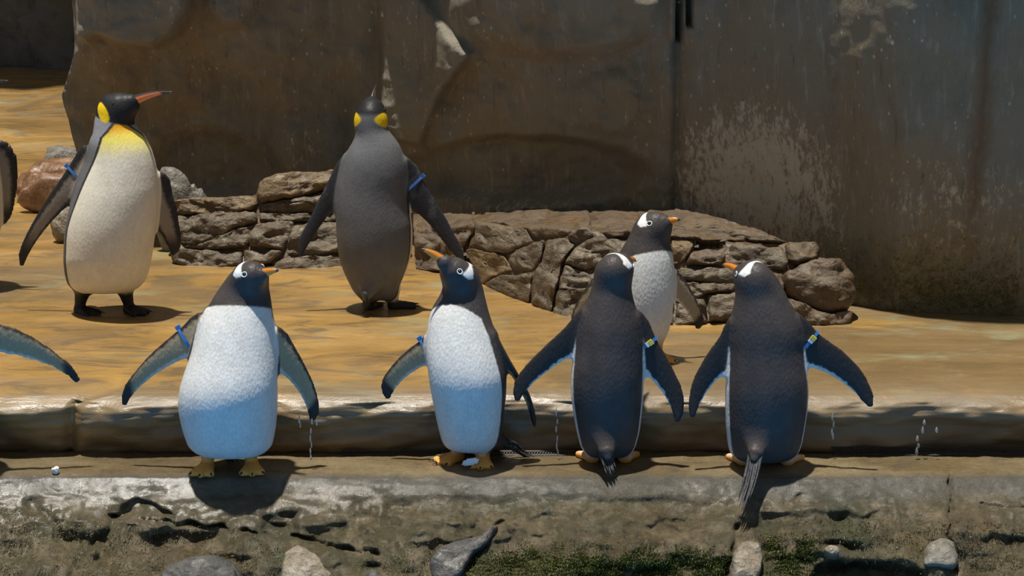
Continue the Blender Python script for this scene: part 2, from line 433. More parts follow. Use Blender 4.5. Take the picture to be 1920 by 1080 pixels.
def wall():
    zs = np.concatenate([np.linspace(-.15, 1.25, 190), np.linspace(1.27, 2.3, 24)])
    cols = np.arange(146, 2360, 5.0)
    rows = []
    for c in range(-14, 0):                       # the return of the wall into the left recess
        row = np.zeros((len(zs), 3)); row[:, 2] = zs; row[:, 1] = 9.95 + (-c) * .25; row[:, 0] = (150 - 960) / F * 10.1 + (-c) * .02
        rows.append(row)
    for px in cols:
        Y = wall_Y(px)
        row = np.zeros((len(zs), 3)); row[:, 2] = zs; row[:, 1] = Y
        row[:, 0] = (px - 960) / F * (Y * CP + (CAMZ - .5) * SP)
        rows.append(row)
    V = np.array(rows)
    px, py = topx(V[..., 0], V[..., 1], V[..., 2])
    r = relief(px, py); r[:14] *= 0
    for i in range(V.shape[0]):
        for j in range(V.shape[1]):
            x, y, z = V[i, j]
            r[i, j] += wall_noise(x, y, z)
    # ragged left corner: a nose at the height of the king's head
    k = np.exp(-(np.arange(V.shape[0]) - 14).clip(0) / 5.0)[:, None]
    nose = np.interp(py, [-50, 60, 95, 176, 190, 300, 420], [10, 10, 8, -22, -20, 0, 4])
    V[..., 0] += k * nose / 410
    V[..., 1] -= r
    # greyer concrete tone on the boulder faces (a mask for the material)
    A = [(120, -400), (120, 176), (150, 190), (150, 80), (180, 72), (197, 58), (240, 74), (300, 83), (345, 57), (372, 10), (400, -400)]
    B = [(398, -400), (392, 8), (425, 44), (470, 40), (496, 5), (510, -400)]
    Pn = [(716, -400), (720, 230), (740, 250), (790, 262), (820, 190), (886, 94), (850, 60), (800, -10), (790, -400)]
    E = [(100, 180), (165, 190), (170, 310), (100, 330)]
    m = np.maximum.reduce([sm(-3, 5, poly_sd(px, py, A)), .55 * sm(-8, 8, poly_sd(px, py, B)), .38 * sm(-8, 10, poly_sd(px, py, Pn)), .8 * sm(-4, 8, poly_sd(px, py, E))]).reshape(-1, 1)
    o = mesh_obj('wall_back', V.reshape(-1, 3), grid_faces(V.shape[0], V.shape[1])[:, ::-1], M['wall'], cols=np.repeat(m, 3, 1))
    tag(o, 'tall dark weathered artificial rock wall behind the penguins', 'wall', kind='structure')
wall()

# ---- the recess behind the wall's left end: its far wall leans over the floor
xs = np.linspace(-13, 1.5, 110); zz = np.linspace(-.1, 4.2, 50)
V = np.array([[x, 15.6 + .35 * fbm(x, z, 1.1, 4) - .25 * z, z] for x in xs for z in zz])
tag(mesh_obj('wall_recess', V, grid_faces(110, 50)[:, ::-1], M['cave']), 'dark rock wall at the far end of the recess', 'wall', kind='structure')

# ================================================================== ROCKS
def pillow(name, poly, Yf, mat, parent=None, bulge=.035, back=.07, seed=0, rough=.012, base=None, sub=5, soft=3, grow=0):
    """a lumpy stone whose outline is the polygon; Yf(px, py) gives the depth of the surface it sits in"""
    pts = []
    n = len(poly)
    for i in range(n):                                   # resample + round the outline
        a, b = np.array(poly[i], float), np.array(poly[(i + 1) % n], float)
        m = max(2, int(np.hypot(*(b - a)) / sub))
        for k in range(m): pts.append(a + (b - a) * k / m)
    pts = np.array(pts)
    for _ in range(soft):
        pts = .5 * pts + .25 * np.roll(pts, 1, 0) + .25 * np.roll(pts, -1, 0)
    c = pts.mean(0); m = len(pts)
    dn = pts - c; pts = pts + dn / np.linalg.norm(dn, axis=1)[:, None] * grow
    pts = pts + np.array([[1.6 * nz(q[0] * .11, q[1] * .11, seed), 1.6 * nz(q[0] * .11, q[1] * .11, seed + 9)] for q in pts])
    rings = [(.985, -1.0), (1.0, -.35), (1.0, 0.), (.98, .36), (.945, .58), (.89, .74), (.82, .84), (.74, .90), (.65, .94), (.56, .97), (.47, .99), (.38, 1.), (.29, 1.), (.20, 1.), (.10, 1.)]
    V = []
    for s, h in rings:
        for q in pts:
            x, y = c + (q - c) * s
            Y = Yf(x, y)
            p = P(x, y, Y)
            d = h * bulge if h > 0 else h * back
            nn = rough * (fbm(p[0] * 8 + seed, p[2] * 13, p[1] * 4, 3) + .5 * round(2.2 * fbm(p[0] * 5, p[2] * 16, seed, 2)) / 2.2) * (1 if h > 0 else .3)
            v = np.array([0, -.86, .5]) * (d + nn)
            V.append(p + v)
    r = len(rings)
    V.append(np.mean(V[-m:], 0)); V.append(np.mean(V[:m], 0))
    Fs = []
    for k in range(r - 1):
        for i in range(m):
            j = (i + 1) % m
            Fs.append((k * m + i, k * m + j, (k + 1) * m + j, (k + 1) * m + i))
    for i in range(m):
        j = (i + 1) % m
        Fs.append(((r - 1) * m + i, (r - 1) * m + j, r * m)); Fs.append((j, i, r * m + 1))
    V = np.array(V)
    if base is not None: V = V - base
    # outward orientation: outline may run either way
    area = sum(poly[i][0] * poly[(i + 1) % n][1] - poly[(i + 1) % n][0] * poly[i][1] for i in range(n))
    if area > 0: Fs = [f[::-1] for f in Fs]
    return mesh_obj(name, V, Fs, mat, parent)

def outcrop(name, label, Yf, region, stones, step=5):
    base = G(region[0] * .5 + region[1] * .5, region[3], 0)
    e = empty(name, base, label, 'rock')
    xs = np.arange(region[0], region[1] + 1, step); ys = np.arange(region[2], region[3] + 1, step)
    V = []
    for x in xs:
        for y in ys:
            Y = Yf(x, y) + .010
            p = P(x, y, Y); p[1] += .02 * fbm(p[0] * 6, p[2] * 8, 1.3, 4)
            V.append(p - base)
    gx, gy = np.meshgrid(xs, ys, indexing='ij'); sds = np.array([poly_sd(gx, gy, pl) for _, _, pl in stones])
    keep = ((sds.max(0) > -1) | ((sds > -8).sum(0) >= 2) | ((sds > -16).sum(0) >= 3)).ravel(); fc = [f for f in grid_faces(len(xs), len(ys)) if keep[f].all()]
    used = sorted({i for f in fc for i in f}); rm = {i: k for k, i in enumerate(used)}
    mesh_obj('mortar_core', [V[i] for i in used], [tuple(rm[i] for i in f) for f in fc], M['mortar'], e)
    for k, (mat, bul, poly) in enumerate(stones):
        pillow('stone', poly, Yf, M[mat], e, bul * .60, .08, k * 3.7, .034, base, 4, 1, 1.2)
    return e

def YL(px, py):                                      # left outcrop
    b = 9.12; t = (506 - py)
    return b + .0015 * max(t, 0) + (.0035 * max(0, 372 - py) if px < 478 else 0) + .0004 * abs(px - 520)
LST = [('stone_o', .06, [(488, 344), (515, 326), (625, 320), (668, 324), (665, 348), (590, 361), (547, 373), (490, 381), (481, 367)]),
       ('stone', .04, [(490, 384), (545, 376), (595, 364), (665, 352), (665, 394), (570, 397), (488, 396)]),
       ('stone', .03, [(488, 400), (570, 401), (665, 398), (665, 414), (540, 415), (488, 412)]),
       ('stone_o', .03, [(300, 382), (385, 371), (476, 367), (484, 381), (468, 395), (400, 403), (310, 400)]),
       ('stone', .05, [(312, 405), (400, 406), (455, 397), (480, 400), (482, 415), (420, 440), (365, 462), (320, 450)]),
       ('stone', .045, [(345, 466), (420, 445), (478, 419), (472, 440), (462, 462), (400, 467)]),
       ('stone', .035, [(320, 470), (400, 471), (454, 472), (452, 495), (420, 504), (345, 504), (325, 490)]),
       ('stone', .045, [(470, 437), (486, 417), (550, 418), (548, 440), (530, 470), (500, 462), (468, 462)]),
       ('stone', .04, [(554, 418), (665, 418), (665, 470), (600, 477), (542, 478), (537, 465)]),
       ('stone', .035, [(458, 471), (500, 466), (530, 474), (506, 491), (460, 500)]),
       ('stone', .035, [(514, 486), (600, 482), (665, 479), (665, 506), (600, 510), (510, 509)]),
       ('stone', .035, [(668, 400), (762, 404), (762, 450), (668, 450)]), ('stone', .035, [(668, 454), (762, 454), (760, 508), (668, 508)])]
outcrop('rock_outcrop', 'low layered grey-brown stone outcrop behind the dark-backed king penguin', YL, (300, 765, 330, 512), LST)

def YR(px, py):                                      # right outcrop
    yb = np.interp(px, [760, 880, 955, 1050, 1150, 1330, 1610], [505, 520, 556, 598, 612, 614, 612])
    Yb = np.interp(px, [760, 880, 955, 1050, 1150, 1330, 1560, 1610], [9.10, 8.93, 8.56, 8.20, 8.09, 8.06, 8.06, 8.10])
    cr = np.interp(px, [760, 880, 1100, 1300, 1400, 1480, 1540, 1610], [430, 425, 432, 445, 462, 470, 500, 540])
    Y = Yb + .0012 * max(0, yb - max(py, cr))
    if py < cr:
        Yw = wall_Y(px) - .06
        Y += (Yw - Y) * min(1.0, (cr - py) / max(cr - 392, 30) * .92)
    return Y
RST = [('stone_d', .02, [(775, 402), (884, 402), (890, 430), (868, 465), (870, 512), (780, 502)]),
       ('stone', .05, [(893, 416), (985, 430), (1000, 455), (945, 477), (902, 470), (880, 462), (892, 440)]),
       ('stone_d', .02, [(892, 400), (1000, 394), (1104, 396), (1106, 420), (1060, 440), (1004, 446), (988, 427), (894, 412)]),
       ('stone_o', .04, [(872, 468), (900, 473), (944, 481), (962, 507), (930, 516), (905, 531), (888, 500)]),
       ('stone', .045, [(949, 479), (1000, 458), (1021, 452), (1013, 490), (1000, 507), (967, 507)]),
       ('stone', .045, [(909, 533), (932, 520), (998, 513), (991, 566), (955, 556), (915, 541)]),
       ('stone', .05, [(1004, 511), (1018, 482), (1026, 450), (1060, 446), (1078, 460), (1053, 494), (1045, 530), (1032, 593), (998, 572)]),
       ('stone', .03, [(1064, 443), (1106, 424), (1112, 446), (1082, 461)]),
       ('stone', .05, [(1058, 493), (1081, 464), (1110, 449), (1130, 444), (1152, 470), (1126, 495), (1095, 505)]),
       ('stone', .04, [(1053, 520), (1060, 499), (1095, 508), (1112, 520), (1105, 541), (1049, 545)]),
       ('stone', .04, [(1044, 549), (1105, 545), (1102, 600), (1075, 606), (1036, 597)]),
       ('stone', .04, [(1130, 450), (1256, 450), (1258, 520), (1118, 522)]), ('stone', .04, [(1112, 526), (1260, 526), (1262, 612), (1108, 608)]),
       ('stone_d', .02, [(1110, 396), (1270, 393), (1330, 404), (1400, 424), (1480, 455), (1370, 452), (1260, 444), (1150, 446), (1109, 428)]),
       ('stone_o', .03, [(1259, 452), (1300, 450), (1297, 466), (1280, 492), (1262, 495)]),
       ('stone_d', .04, [(1299, 471), (1366, 463), (1353, 496), (1286, 498)]),
       ('stone', .04, [(1369, 461), (1468, 466), (1477, 498), (1468, 508), (1360, 497)]),
       ('stone', .035, [(1276, 503), (1378, 502), (1378, 530), (1290, 527), (1272, 520)]),
       ('stone', .03, [(1265, 531), (1378, 534), (1374, 545), (1322, 550), (1310, 560), (1268, 560)]),
       ('stone', .045, [(1326, 553), (1390, 549), (1392, 596), (1332, 600)]),
       ('stone', .04, [(1270, 564), (1320, 562), (1326, 604), (1266, 612)]),
       ('stone_d', .06, [(1472, 459), (1528, 456), (1537, 470), (1530, 486), (1496, 498), (1478, 490)]),
       ('stone_d', .035, [(1394, 512), (1466, 512), (1470, 600), (1396, 602)]),
       ('stone_d', .11, [(1464, 522), (1500, 501), (1540, 488), (1576, 492), (1598, 518), (1605, 555), (1588, 580), (1556, 588), (1500, 570), (1472, 552)]),
       ('stone_d', .05, [(1474, 560), (1500, 574), (1556, 592), (1600, 586), (1588, 614), (1480, 616)])]
outcrop('rock_outcrop', 'long stone outcrop with orange mineral veins at the foot of the wall', YR, (770, 1604, 398, 618), RST)

BPOLY = []
def boulder(name, label, poly, Y, mat, bulge, back, group=None):
    cx = np.mean([p[0] for p in poly]); by = max(p[1] for p in poly)
    BPOLY.append(poly)
    o = pillow(name, poly, (lambda x, y: Y) if not callable(Y) else Y, M[mat], None, bulge, back, cx * .01, .014)
    return tag(o, label, 'rock', group)
def boulder3(name, label, pts, mat, squash, group=None, seed=0, gz=0.):
    """a free-lying boulder: noisy ellipsoid; pts = (px left, px right, py top, py bottom on the floor)"""
    l, r, t, b = pts
    g = G((l + r) / 2, b, gz)
    s = F / (g[1] * CP + CAMZ * SP)
    w = (r - l) / s / 2; h = (b - t) / s / .98; dp = w * squash
    bm = bmesh.new(); bmesh.ops.create_icosphere(bm, subdivisions=4, radius=1)
    for v in bm.verts:
        q = v.co.copy(); k = 1 + .22 * fbm(q.x * 1.2 + seed, q.y * 1.2, q.z * 1.2, 4)
        q = Vector((math.copysign(abs(q.x) ** .85, q.x), q.y, math.copysign(abs(q.z) ** .85, q.z)))
        v.co = Vector((q.x * w * k, q.y * dp * k + dp, (q.z * .55 + .45) * h * k))
        v.co.z = max(v.co.z, -.02 if h > .05 else -.003)
    me = bpy.data.meshes.new(name); bm.to_mesh(me); bm.free(); me.materials.append(M[mat])
    me.polygons.foreach_set('use_smooth', [True] * len(me.polygons))
    o = bpy.data.objects.new(name, me); o.location = g; COL.objects.link(o)
    return tag(o, label, 'rock', group)
boulder3('boulder', 'wet red-brown boulder with white streaks beside the dark wall corner', (20, 190, 306, 388), 'redrock', .7, seed=2)
boulder3('boulder', 'smooth rounded red-brown boulder lying before the streaked one', (34, 178, 330, 402), 'redrock', .45, seed=5)
boulder3('boulder', 'grey weathered boulder behind the red-brown boulders', (62, 190, 283, 340), 'greyrock', .5, seed=9)
boulder3('boulder', 'small tan boulder behind the yellow-throated king penguin', (92, 165, 392, 458), 'palerock', .8, seed=13)
boulder3('boulder', 'pale grey pointed boulder between the wall and the layered outcrop', (284, 392, 336, 475), 'greyrock', .42, seed=21)

def YF(px, py):                                       # the ledge's front face
    return np.interp(py, [948, 993, 1025, 1074, 1130], [6.69, 6.61, 6.555, 6.48, 6.40])
boulder('boulder', 'dark grey rounded boulder with a pale rim set in the mossy face', [(296, 1085), (318, 1060), (360, 1046), (408, 1042), (440, 1056), (460, 1088), (440, 1130), (310, 1130)], YF, 'darkrock', .06, .1)
boulder('boulder', 'pale flaky boulder at the foot of the long ledge crack', [(526, 1088), (533, 1036), (560, 1022), (600, 1045), (628, 1088), (600, 1130), (535, 1130)], YF, 'palerock', .05, .1)
boulder('boulder', 'slanted grey boulder beside the green moss with a pointed tip', [(803, 1056), (825, 1026), (870, 1011), (904, 1006), (925, 990), (938, 984), (918, 1020), (884, 1045), (862, 1088), (812, 1092)], YF, 'darkrock', .045, .1)
boulder('boulder', 'pale pitted boulder between two tufts of green moss', [(1366, 1092), (1374, 1036), (1394, 1014), (1424, 1018), (1432, 1046), (1420, 1092)], YF, 'palerock', .05, .1)
boulder('boulder', 'grey-green boulder under the vertical ledge crack', [(1726, 1064), (1735, 1022), (1760, 1008), (1786, 1016), (1797, 1050), (1790, 1070)], YF, 'greyrock', .05, .1)
boulder('boulder', 'very small dark stone below the long ledge crack', [(676, 1092), (688, 1071), (706, 1066), (720, 1090)], YF, 'darkrock', .03, .06)
boulder('boulder', 'small pale stone at the dark hollow under the ledge', [(1540, 1034), (1552, 1022), (1572, 1026), (1576, 1042), (1552, 1046)], YF, 'palerock', .03, .06)

boulder3('pebble', 'small white pebble lying on the wet ledge top', (96, 110, 877, 889), 'whitepeb', .8, seed=31, gz=LEDGE_Z)

# ================================================================== PENGUINS
def surface_nets(f, org, h):
    s = f < 0
    nx, ny, nzz = f.shape
    cs = np.zeros((nx - 1, ny - 1, nzz - 1), np.int8)
    for a in (0, 1):
        for b in (0, 1):
            for c in (0, 1):
                cs += s[a:nx - 1 + a, b:ny - 1 + b, c:nzz - 1 + c]
    act = (cs > 0) & (cs < 8)
    I = np.argwhere(act)
    idx = -np.ones(act.shape, np.int64); idx[act] = np.arange(len(I))
    acc = np.zeros((len(I), 3)); cnt = np.zeros(len(I))
    cor = [(a, b, c) for a in (0, 1) for b in (0, 1) for c in (0, 1)]
    for p in cor:
        for ax in range(3):
            if p[ax]: continue
            q = list(p); q[ax] = 1
            va = f[I[:, 0] + p[0], I[:, 1] + p[1], I[:, 2] + p[2]]; vb_ = f[I[:, 0] + q[0], I[:, 1] + q[1], I[:, 2] + q[2]]
            m = (va < 0) != (vb_ < 0)
            t = np.where(m, va / np.where(m, va - vb_, 1), 0)
            pos = np.tile(np.array(p, float), (len(I), 1)); pos[:, ax] += t
            acc[m] += pos[m]; cnt[m] += 1
    V = (I + acc / cnt[:, None]) * h + org
    Q = []
    for ax in range(3):
        b_, c_ = (ax + 1) % 3, (ax + 2) % 3
        sl0 = [slice(None)] * 3; sl1 = [slice(None)] * 3
        sl0[ax] = slice(0, -1); sl1[ax] = slice(1, None)
        ch = s[tuple(sl0)] != s[tuple(sl1)]
        E = np.argwhere(ch)
        E = E[(E[:, b_] > 0) & (E[:, c_] > 0) & (E[:, b_] < f.shape[b_] - 1) & (E[:, c_] < f.shape[c_] - 1)]
        fl = s[E[:, 0], E[:, 1], E[:, 2]]
        def at(db, dc):
            K = E.copy(); K[:, b_] += db; K[:, c_] += dc
            return idx[K[:, 0], K[:, 1], K[:, 2]]
        q = np.stack([at(-1, -1), at(0, -1), at(0, 0), at(-1, 0)], 1)
        q[~fl] = q[~fl][:, ::-1]
        Q.append(q)
    return V, np.concatenate(Q)
def smooth_mesh(V, Q, it=2, lam=.5):
    E = np.concatenate([Q[:, [0, 1]], Q[:, [1, 2]], Q[:, [2, 3]], Q[:, [3, 0]]])
    for k in range(it):
        for l in (lam, -lam * 1.04):
            a = np.zeros_like(V); c = np.zeros(len(V))
            for i in range(3):
                a[:, i] = np.bincount(E[:, 0], V[E[:, 1], i], len(V)) + np.bincount(E[:, 1], V[E[:, 0], i], len(V))
            c = np.bincount(E[:, 0], minlength=len(V)) + np.bincount(E[:, 1], minlength=len(V))
            V = V + l * (a / np.maximum(c, 1)[:, None] - V)
    return V
def smin(a, b, k):
    h = np.clip(k - np.abs(a - b), 0, None) / k
    return np.minimum(a, b) - h * h * k * .25

class Chain:
    """tapering limb of elliptical sections: centres c, half widths h along e, half thickness t"""
    def __init__(s, c, h, t, e=None):
        s.c = np.array(c, float); n = len(s.c); s.ref = None
        s.h = np.broadcast_to(np.array(h, float), (n,)); s.t = np.broadcast_to(np.array(t, float), (n,))
        s.e = np.broadcast_to(np.array((1., 0, 0) if e is None else e, float), (n, 3))
        s.L = np.concatenate([[0], np.cumsum(np.linalg.norm(np.diff(s.c, axis=0), axis=1))])
    def box(s, m):
        r = np.maximum(s.h, s.t)[:, None] + m
        return (s.c - r).min(0), (s.c + r).max(0)
    def ev(s, p):                                     # p (...,3) -> d, u, v, w
        best = None
        for i in range(len(s.c) - 1):
            A, B = s.c[i], s.c[i + 1]; d = B - A; L2 = d @ d + 1e-12
            q = p - A
            k = np.clip((q @ d) / L2, 0, 1)
            ax = d / math.sqrt(L2)
            e = s.e[i] * .5 + s.e[i + 1] * .5; e = e - ax * (e @ ax); e /= np.linalg.norm(e); w_ = np.cross(ax, e)
            q = q - k[..., None] * d
            h = s.h[i] + (s.h[i + 1] - s.h[i]) * k; t = s.t[i] + (s.t[i + 1] - s.t[i]) * k
            if s.ref is not None and w_ @ s.ref < 0: w_ = -w_
            v = q @ e; w = q @ w_; a = q @ ax
            k0 = np.sqrt((v / h) ** 2 + (w / t) ** 2 + (a / t) ** 2); k1 = np.sqrt((v / h ** 2) ** 2 + (w / t ** 2) ** 2 + (a / t ** 2) ** 2) + 1e-9
            dd = np.where(k0 < .05, -np.minimum(h, t), k0 * (k0 - 1) / k1)
            dd = np.maximum(dd, np.sqrt(v * v + w * w + a * a) - np.maximum(h, t))
            u = (s.L[i] + k * (s.L[i + 1] - s.L[i])) / s.L[-1]
            if best is None: best = [dd, u, v / h, w]
            else:
                m = dd < best[0]
                for b_, x in zip(range(4), (dd, u, v / h, w)): best[b_] = np.where(m, x, best[b_])
        return best

class Torso:
    def __init__(s, st, ratio, lean):
        st = sorted(st); z = np.array([q[0] for q in st])
        s.z = np.linspace(z[0], z[-1], 200)
        def sp(v, n=13):
            y = np.interp(s.z, z, v); k = np.hanning(n); k /= k.sum()
            return np.convolve(np.pad(y, n // 2, mode='edge'), k, 'valid')
        s.cx = sp([q[1] for q in st]); s.a = sp([q[2] for q in st])
        s.b = sp([q[2] for q in st], 45) * (ratio if np.isscalar(ratio) else np.interp(s.z, z[0] + (z[-1] - z[0]) * np.linspace(0, 1, len(ratio)), ratio))
        s.cy = sp(np.interp(z, [0, s.z[-1] * .45, s.z[-1]], lean), 41)
        s.z0, s.z1 = z[0] + .022, z[-1]
        s.b *= np.interp((s.z - z[0]) / (z[-1] - z[0]), [0, .10, .22], [.66, .88, 1.])
    def get(s, z):
        return [np.interp(z, s.z, q) for q in (s.cx, s.cy, s.a, s.b)]
    def ev(s, p):
        z = p[..., 2]; cx, cy, a, b = s.get(z)
        x = p[..., 0] - cx; y = p[..., 1] - cy
        k0 = np.sqrt((x / a) ** 2 + (y / b) ** 2); k1 = np.sqrt((x / a ** 2) ** 2 + (y / b ** 2) ** 2) + 1e-9
        d = np.where(k0 < .05, -np.minimum(a, b), k0 * (k0 - 1) / k1)
        for cut in (z - s.z1, s.z0 - z):
            d = -smin(-d, -cut, .05)
        return d

def lerp3(a, b, t): return a[None, :] + (b - a)[None, :] * t[:, None]
def resample(pts, n):
    pts = np.array(pts, float); L = np.concatenate([[0], np.cumsum(np.hypot(*np.diff(pts, axis=0).T))])
    s = np.linspace(0, L[-1], n)
    return np.stack([np.interp(s, L, pts[:, 0]), np.interp(s, L, pts[:, 1])], 1)
def vnoise(V, sc, seed=0):
    return np.array([mn.noise(Vector((v[0] * sc + seed, v[1] * sc, v[2] * sc))) for v in V])

BLACK = np.array((.033, .028, .027)); WHITE = np.array((.74, .73, .70)); KGREY = np.array((.135, .135, .142))
def lp(c, col, m):
    m = np.clip(m, 0, 1)[:, None]
    return c * (1 - m) + np.array(col) * m

def ring_mesh(c, e, n, h, t, ax, rad, wid, N=28):
    V, Fs = [], []
    prof = [(-wid, 0), (-wid, rad), (wid, rad), (wid, 0)]
    for i in range(N):
        a = 2 * math.pi * i / N
        d = e * math.cos(a) * h + n * math.sin(a) * t; dn = d / np.linalg.norm(d)
        for (x, r) in prof: V.append(c + d + dn * r + ax * x)
    for i in range(N):
        j = (i + 1) % N
        for k in range(4):
            l = (k + 1) % 4
            Fs.append((i * 4 + k, j * 4 + k, j * 4 + l, i * 4 + l))
    return V, Fs
def box_mesh(c, ax, e, n, s):
    V = [c + ax * (i * s[0]) + e * (j * s[1]) + n * (k * s[2]) for i in (-1, 1) for j in (-1, 1) for k in (-1, 1)]
    return V, [(0, 1, 3, 2), (4, 6, 7, 5), (0, 4, 5, 1), (2, 3, 7, 6), (0, 2, 6, 4), (1, 5, 7, 3)]
def ball(name, c, r, mat, parent, sq=1):
    bm = bmesh.new(); bmesh.ops.create_uvsphere(bm, u_segments=16, v_segments=10, radius=r)
    me = bpy.data.meshes.new(name); bm.to_mesh(me); bm.free(); me.materials.append(mat)
    me.polygons.foreach_set('use_smooth', [True] * len(me.polygons))
    o = bpy.data.objects.new(name, me); o.location = [float(q) for q in c]; COL.objects.link(o); o.parent = parent
    return o

def penguin(spec):
    sp = spec['sp']; king = sp == 'king'
    gz = spec.get('gz', 0.)
    base = G(*spec['base'], gz); Y0 = base[1]
    base[2] = ledge_z(base[0], base[1]) - .003 if gz < -.1 else -.004
    def L(px, py, dy=0.): return P(px, py, Y0 + dy) - base
    scale = F / (Y0 * CP + CAMZ * SP)
    yaw = math.radians(spec['yaw']); face = np.array([math.sin(yaw), -math.cos(yaw), 0.])   # 0 = towards the picture
    root = empty(spec['name'], base, spec['label'], 'penguin', spec.get('group'))
    # --- torso
    st = []
    for (y, xl, xr) in spec['torso']:
        l, r = L(xl, y), L(xr, y)
        st.append((l[2], (l[0] + r[0]) / 2, (r[0] - l[0]) / 2))
    tor = Torso(st, spec.get('ratio', .95), spec.get('lean', (0, 0, 0)))
    # --- head
    hd = spec['head']
    sk = L(*hd['skull']); bb = L(*hd['base']); tip = L(*hd['tip'])
    r = hd.get('r', .05 if king else .045)
    fwd = tip - sk; fwd /= np.linalg.norm(fwd)
    up = np.array([0, 0, 1.]) - fwd * fwd[2]
    if 'up' in hd: up = np.array(hd['up'], float); up -= fwd * (up @ fwd)
    up /= np.linalg.norm(up); side = np.cross(fwd, up)
    head = Chain([sk - fwd * r * .30, sk + fwd * r * .30, bb - fwd * .014, bb + fwd * .006], [r * .97, r * .95, r * .56, r * .30], [r, r * .97, r * .60, r * .34], side)
    parts = [('head', head, .05)]
    # --- flippers
    flips = []
    for fl in spec['flippers']:
        n = 14
        a = resample(fl['lead'], n); b = resample(fl['trail'][::-1], n)
        C, H, T, E_ = [], [], [], []
        for i in range(n):
            u = i / (n - 1); dy = fl['dy'][0] + (fl['dy'][1] - fl['dy'][0]) * u ** 1.2
            p, q = L(*a[i], dy), L(*b[i], dy)
            c = (p + q) / 2; hw = np.linalg.norm(p - q) / 2; e = (p - q) / (2 * hw + 1e-9)
            tk = (.013 if king else .011) * (1 - .55 * u)
            if fl.get('edge'):
                tk = max(hw, .006); hw = (.034 * (1 - u ** 3 * .75)); e = np.array([.25, -.95, .1])
            if E_ and e @ E_[-1] < .45: e = E_[-1]
            C.append(c); H.append(max(hw, .009)); T.append(tk); E_.append(e)
        z0_ = C[0][2]; axc = np.array([np.interp(z0_, tor.z, tor.cx), np.interp(z0_, tor.z, tor.cy), z0_])
        C.insert(0, C[0] + (axc - C[0]) * .55 + np.array([0, 0, -.004])); H[0] *= .86; H.insert(0, H[0] * .62); T.insert(0, .030 if king else .026); E_.insert(0, E_[0]); T[1] = T[1] * 1.5
        ch = Chain(C, H, T, E_); ch.ref = face; flips.append((ch, fl)); parts.append(('flip', ch, .034))
    # --- legs and feet
    claws = []
    Lf = .125 if king else .118
    tb = st[-1][0]; tb = min(q[0] for q in st)
    for (fx, fy, deg) in spec.get('feet', []):
        g = G(fx, fy, gz) - base; g[2] = 0
        a = math.radians(deg); d = np.array([math.sin(a), -math.cos(a), 0.]); sd = np.array([-d[1], d[0], 0])
        cx = np.interp(tb + .05, tor.z, tor.cx)
        hip = np.array([g[0] * .8 + cx * .2, g[1] * .6, tb + .05])
        parts.append(('leg', Chain([hip, g + [0, 0, .035], g + [0, 0, .022]], [.036 if king else .030, .020, .019], [.036 if king else .030, .020, .019]), .03))
        for ang, ln in ((-24, .90), (0, 1.), (24, .90)):
            b = math.radians(ang); dd = d * math.cos(b) + sd * math.sin(b)
            e1 = g + dd * Lf * ln * .72 + [0, 0, .011]; e0 = g - d * .005 + [0, 0, .018]
            parts.append(('foot', Chain([e0, (e0 + e1) / 2 + [0, 0, .004], e1], [.014, .013, .011], [.014, .012, .010]), .014))
            claws.append((e1, dd))
        parts.append(('foot', Chain([g + [0, 0, .014], g + d * Lf * .35 + [0, 0, .010], g + d * Lf * .56 + [0, 0, .008]], [.020, .030, .038], [.014, .010, .008], sd), .014))
    if 'tail' in spec:
        p0, p1 = L(*spec['tail'][0]), L(*spec['tail'][1]); dd = (p1 - p0) / np.linalg.norm(p1 - p0)
        parts.append(('root', Chain([p0 - dd * .05 + np.array([-p0[0], -p0[1], 0]) * .35, p0 + dd * .012, p0 + dd * .04], [.045, .026, .012], [.040, .018, .008]), .045))
    # --- field
    h = spec.get('vox', .0048 if king else .0044)
    lo = np.array([tor.cx.min() - tor.a.max(), -tor.b.max() - .05, 0.]); hi = np.array([tor.cx.max() + tor.a.max(), tor.b.max() + .05, tor.z1 + .02])
    for nm, ch, k in parts:
        a, b = ch.box(.01); lo = np.minimum(lo, a); hi = np.maximum(hi, b)
    lo = lo - 3 * h; hi = hi + 3 * h
    nn = np.ceil((hi - lo) / h).astype(int) + 1
    ax = [lo[i] + h * np.arange(nn[i]) for i in range(3)]
    grid = np.stack(np.meshgrid(*ax, indexing='ij'), -1).astype(np.float32)
    f = tor.ev(grid).astype(np.float32)
    # everything is blended in its own box
    order = [q for q in parts if q[0] != 'flip'] + [q for q in parts if q[0] == 'flip']
    for nm, ch, k in order:
        a, b = ch.box(k + .01)
        i0 = np.clip(((a - lo) / h).astype(int), 0, nn - 1); i1 = np.clip(((b - lo) / h).astype(int) + 2, 1, nn)
        sl = tuple(slice(i0[i], i1[i]) for i in range(3))
        d = ch.ev(grid[sl])[0]
        f[sl] = smin(f[sl], d, k)
    f = np.maximum(f, (-grid[..., 2] + .001)) if not spec.get('float') else f
    V, Q = surface_nets(f, lo, h)
    V = smooth_mesh(V, Q, 2, .5)
    # --- colours
    dt = tor.ev(V); dh = head.ev(V)[0]
    cx, cy, a_, b_ = tor.get(V[:, 2])
    rx, ry = V[:, 0] - cx, V[:, 1] - cy
    phi = np.abs((np.degrees(np.arctan2(rx / a_, -ry / b_)) - spec['yaw'] + 540) % 360 - 180)
    nse = vnoise(V, 90) ; nse2 = vnoise(V, 25, 4)
    zc = L(*spec['collar'])[2] if 'collar' in spec else 1
    q = V - sk; fa = q @ fwd; fu = q @ up; fs = np.abs(q @ side)
    el = np.degrees(np.arctan2(fs, fu))
    ishead = dh < dt + .012
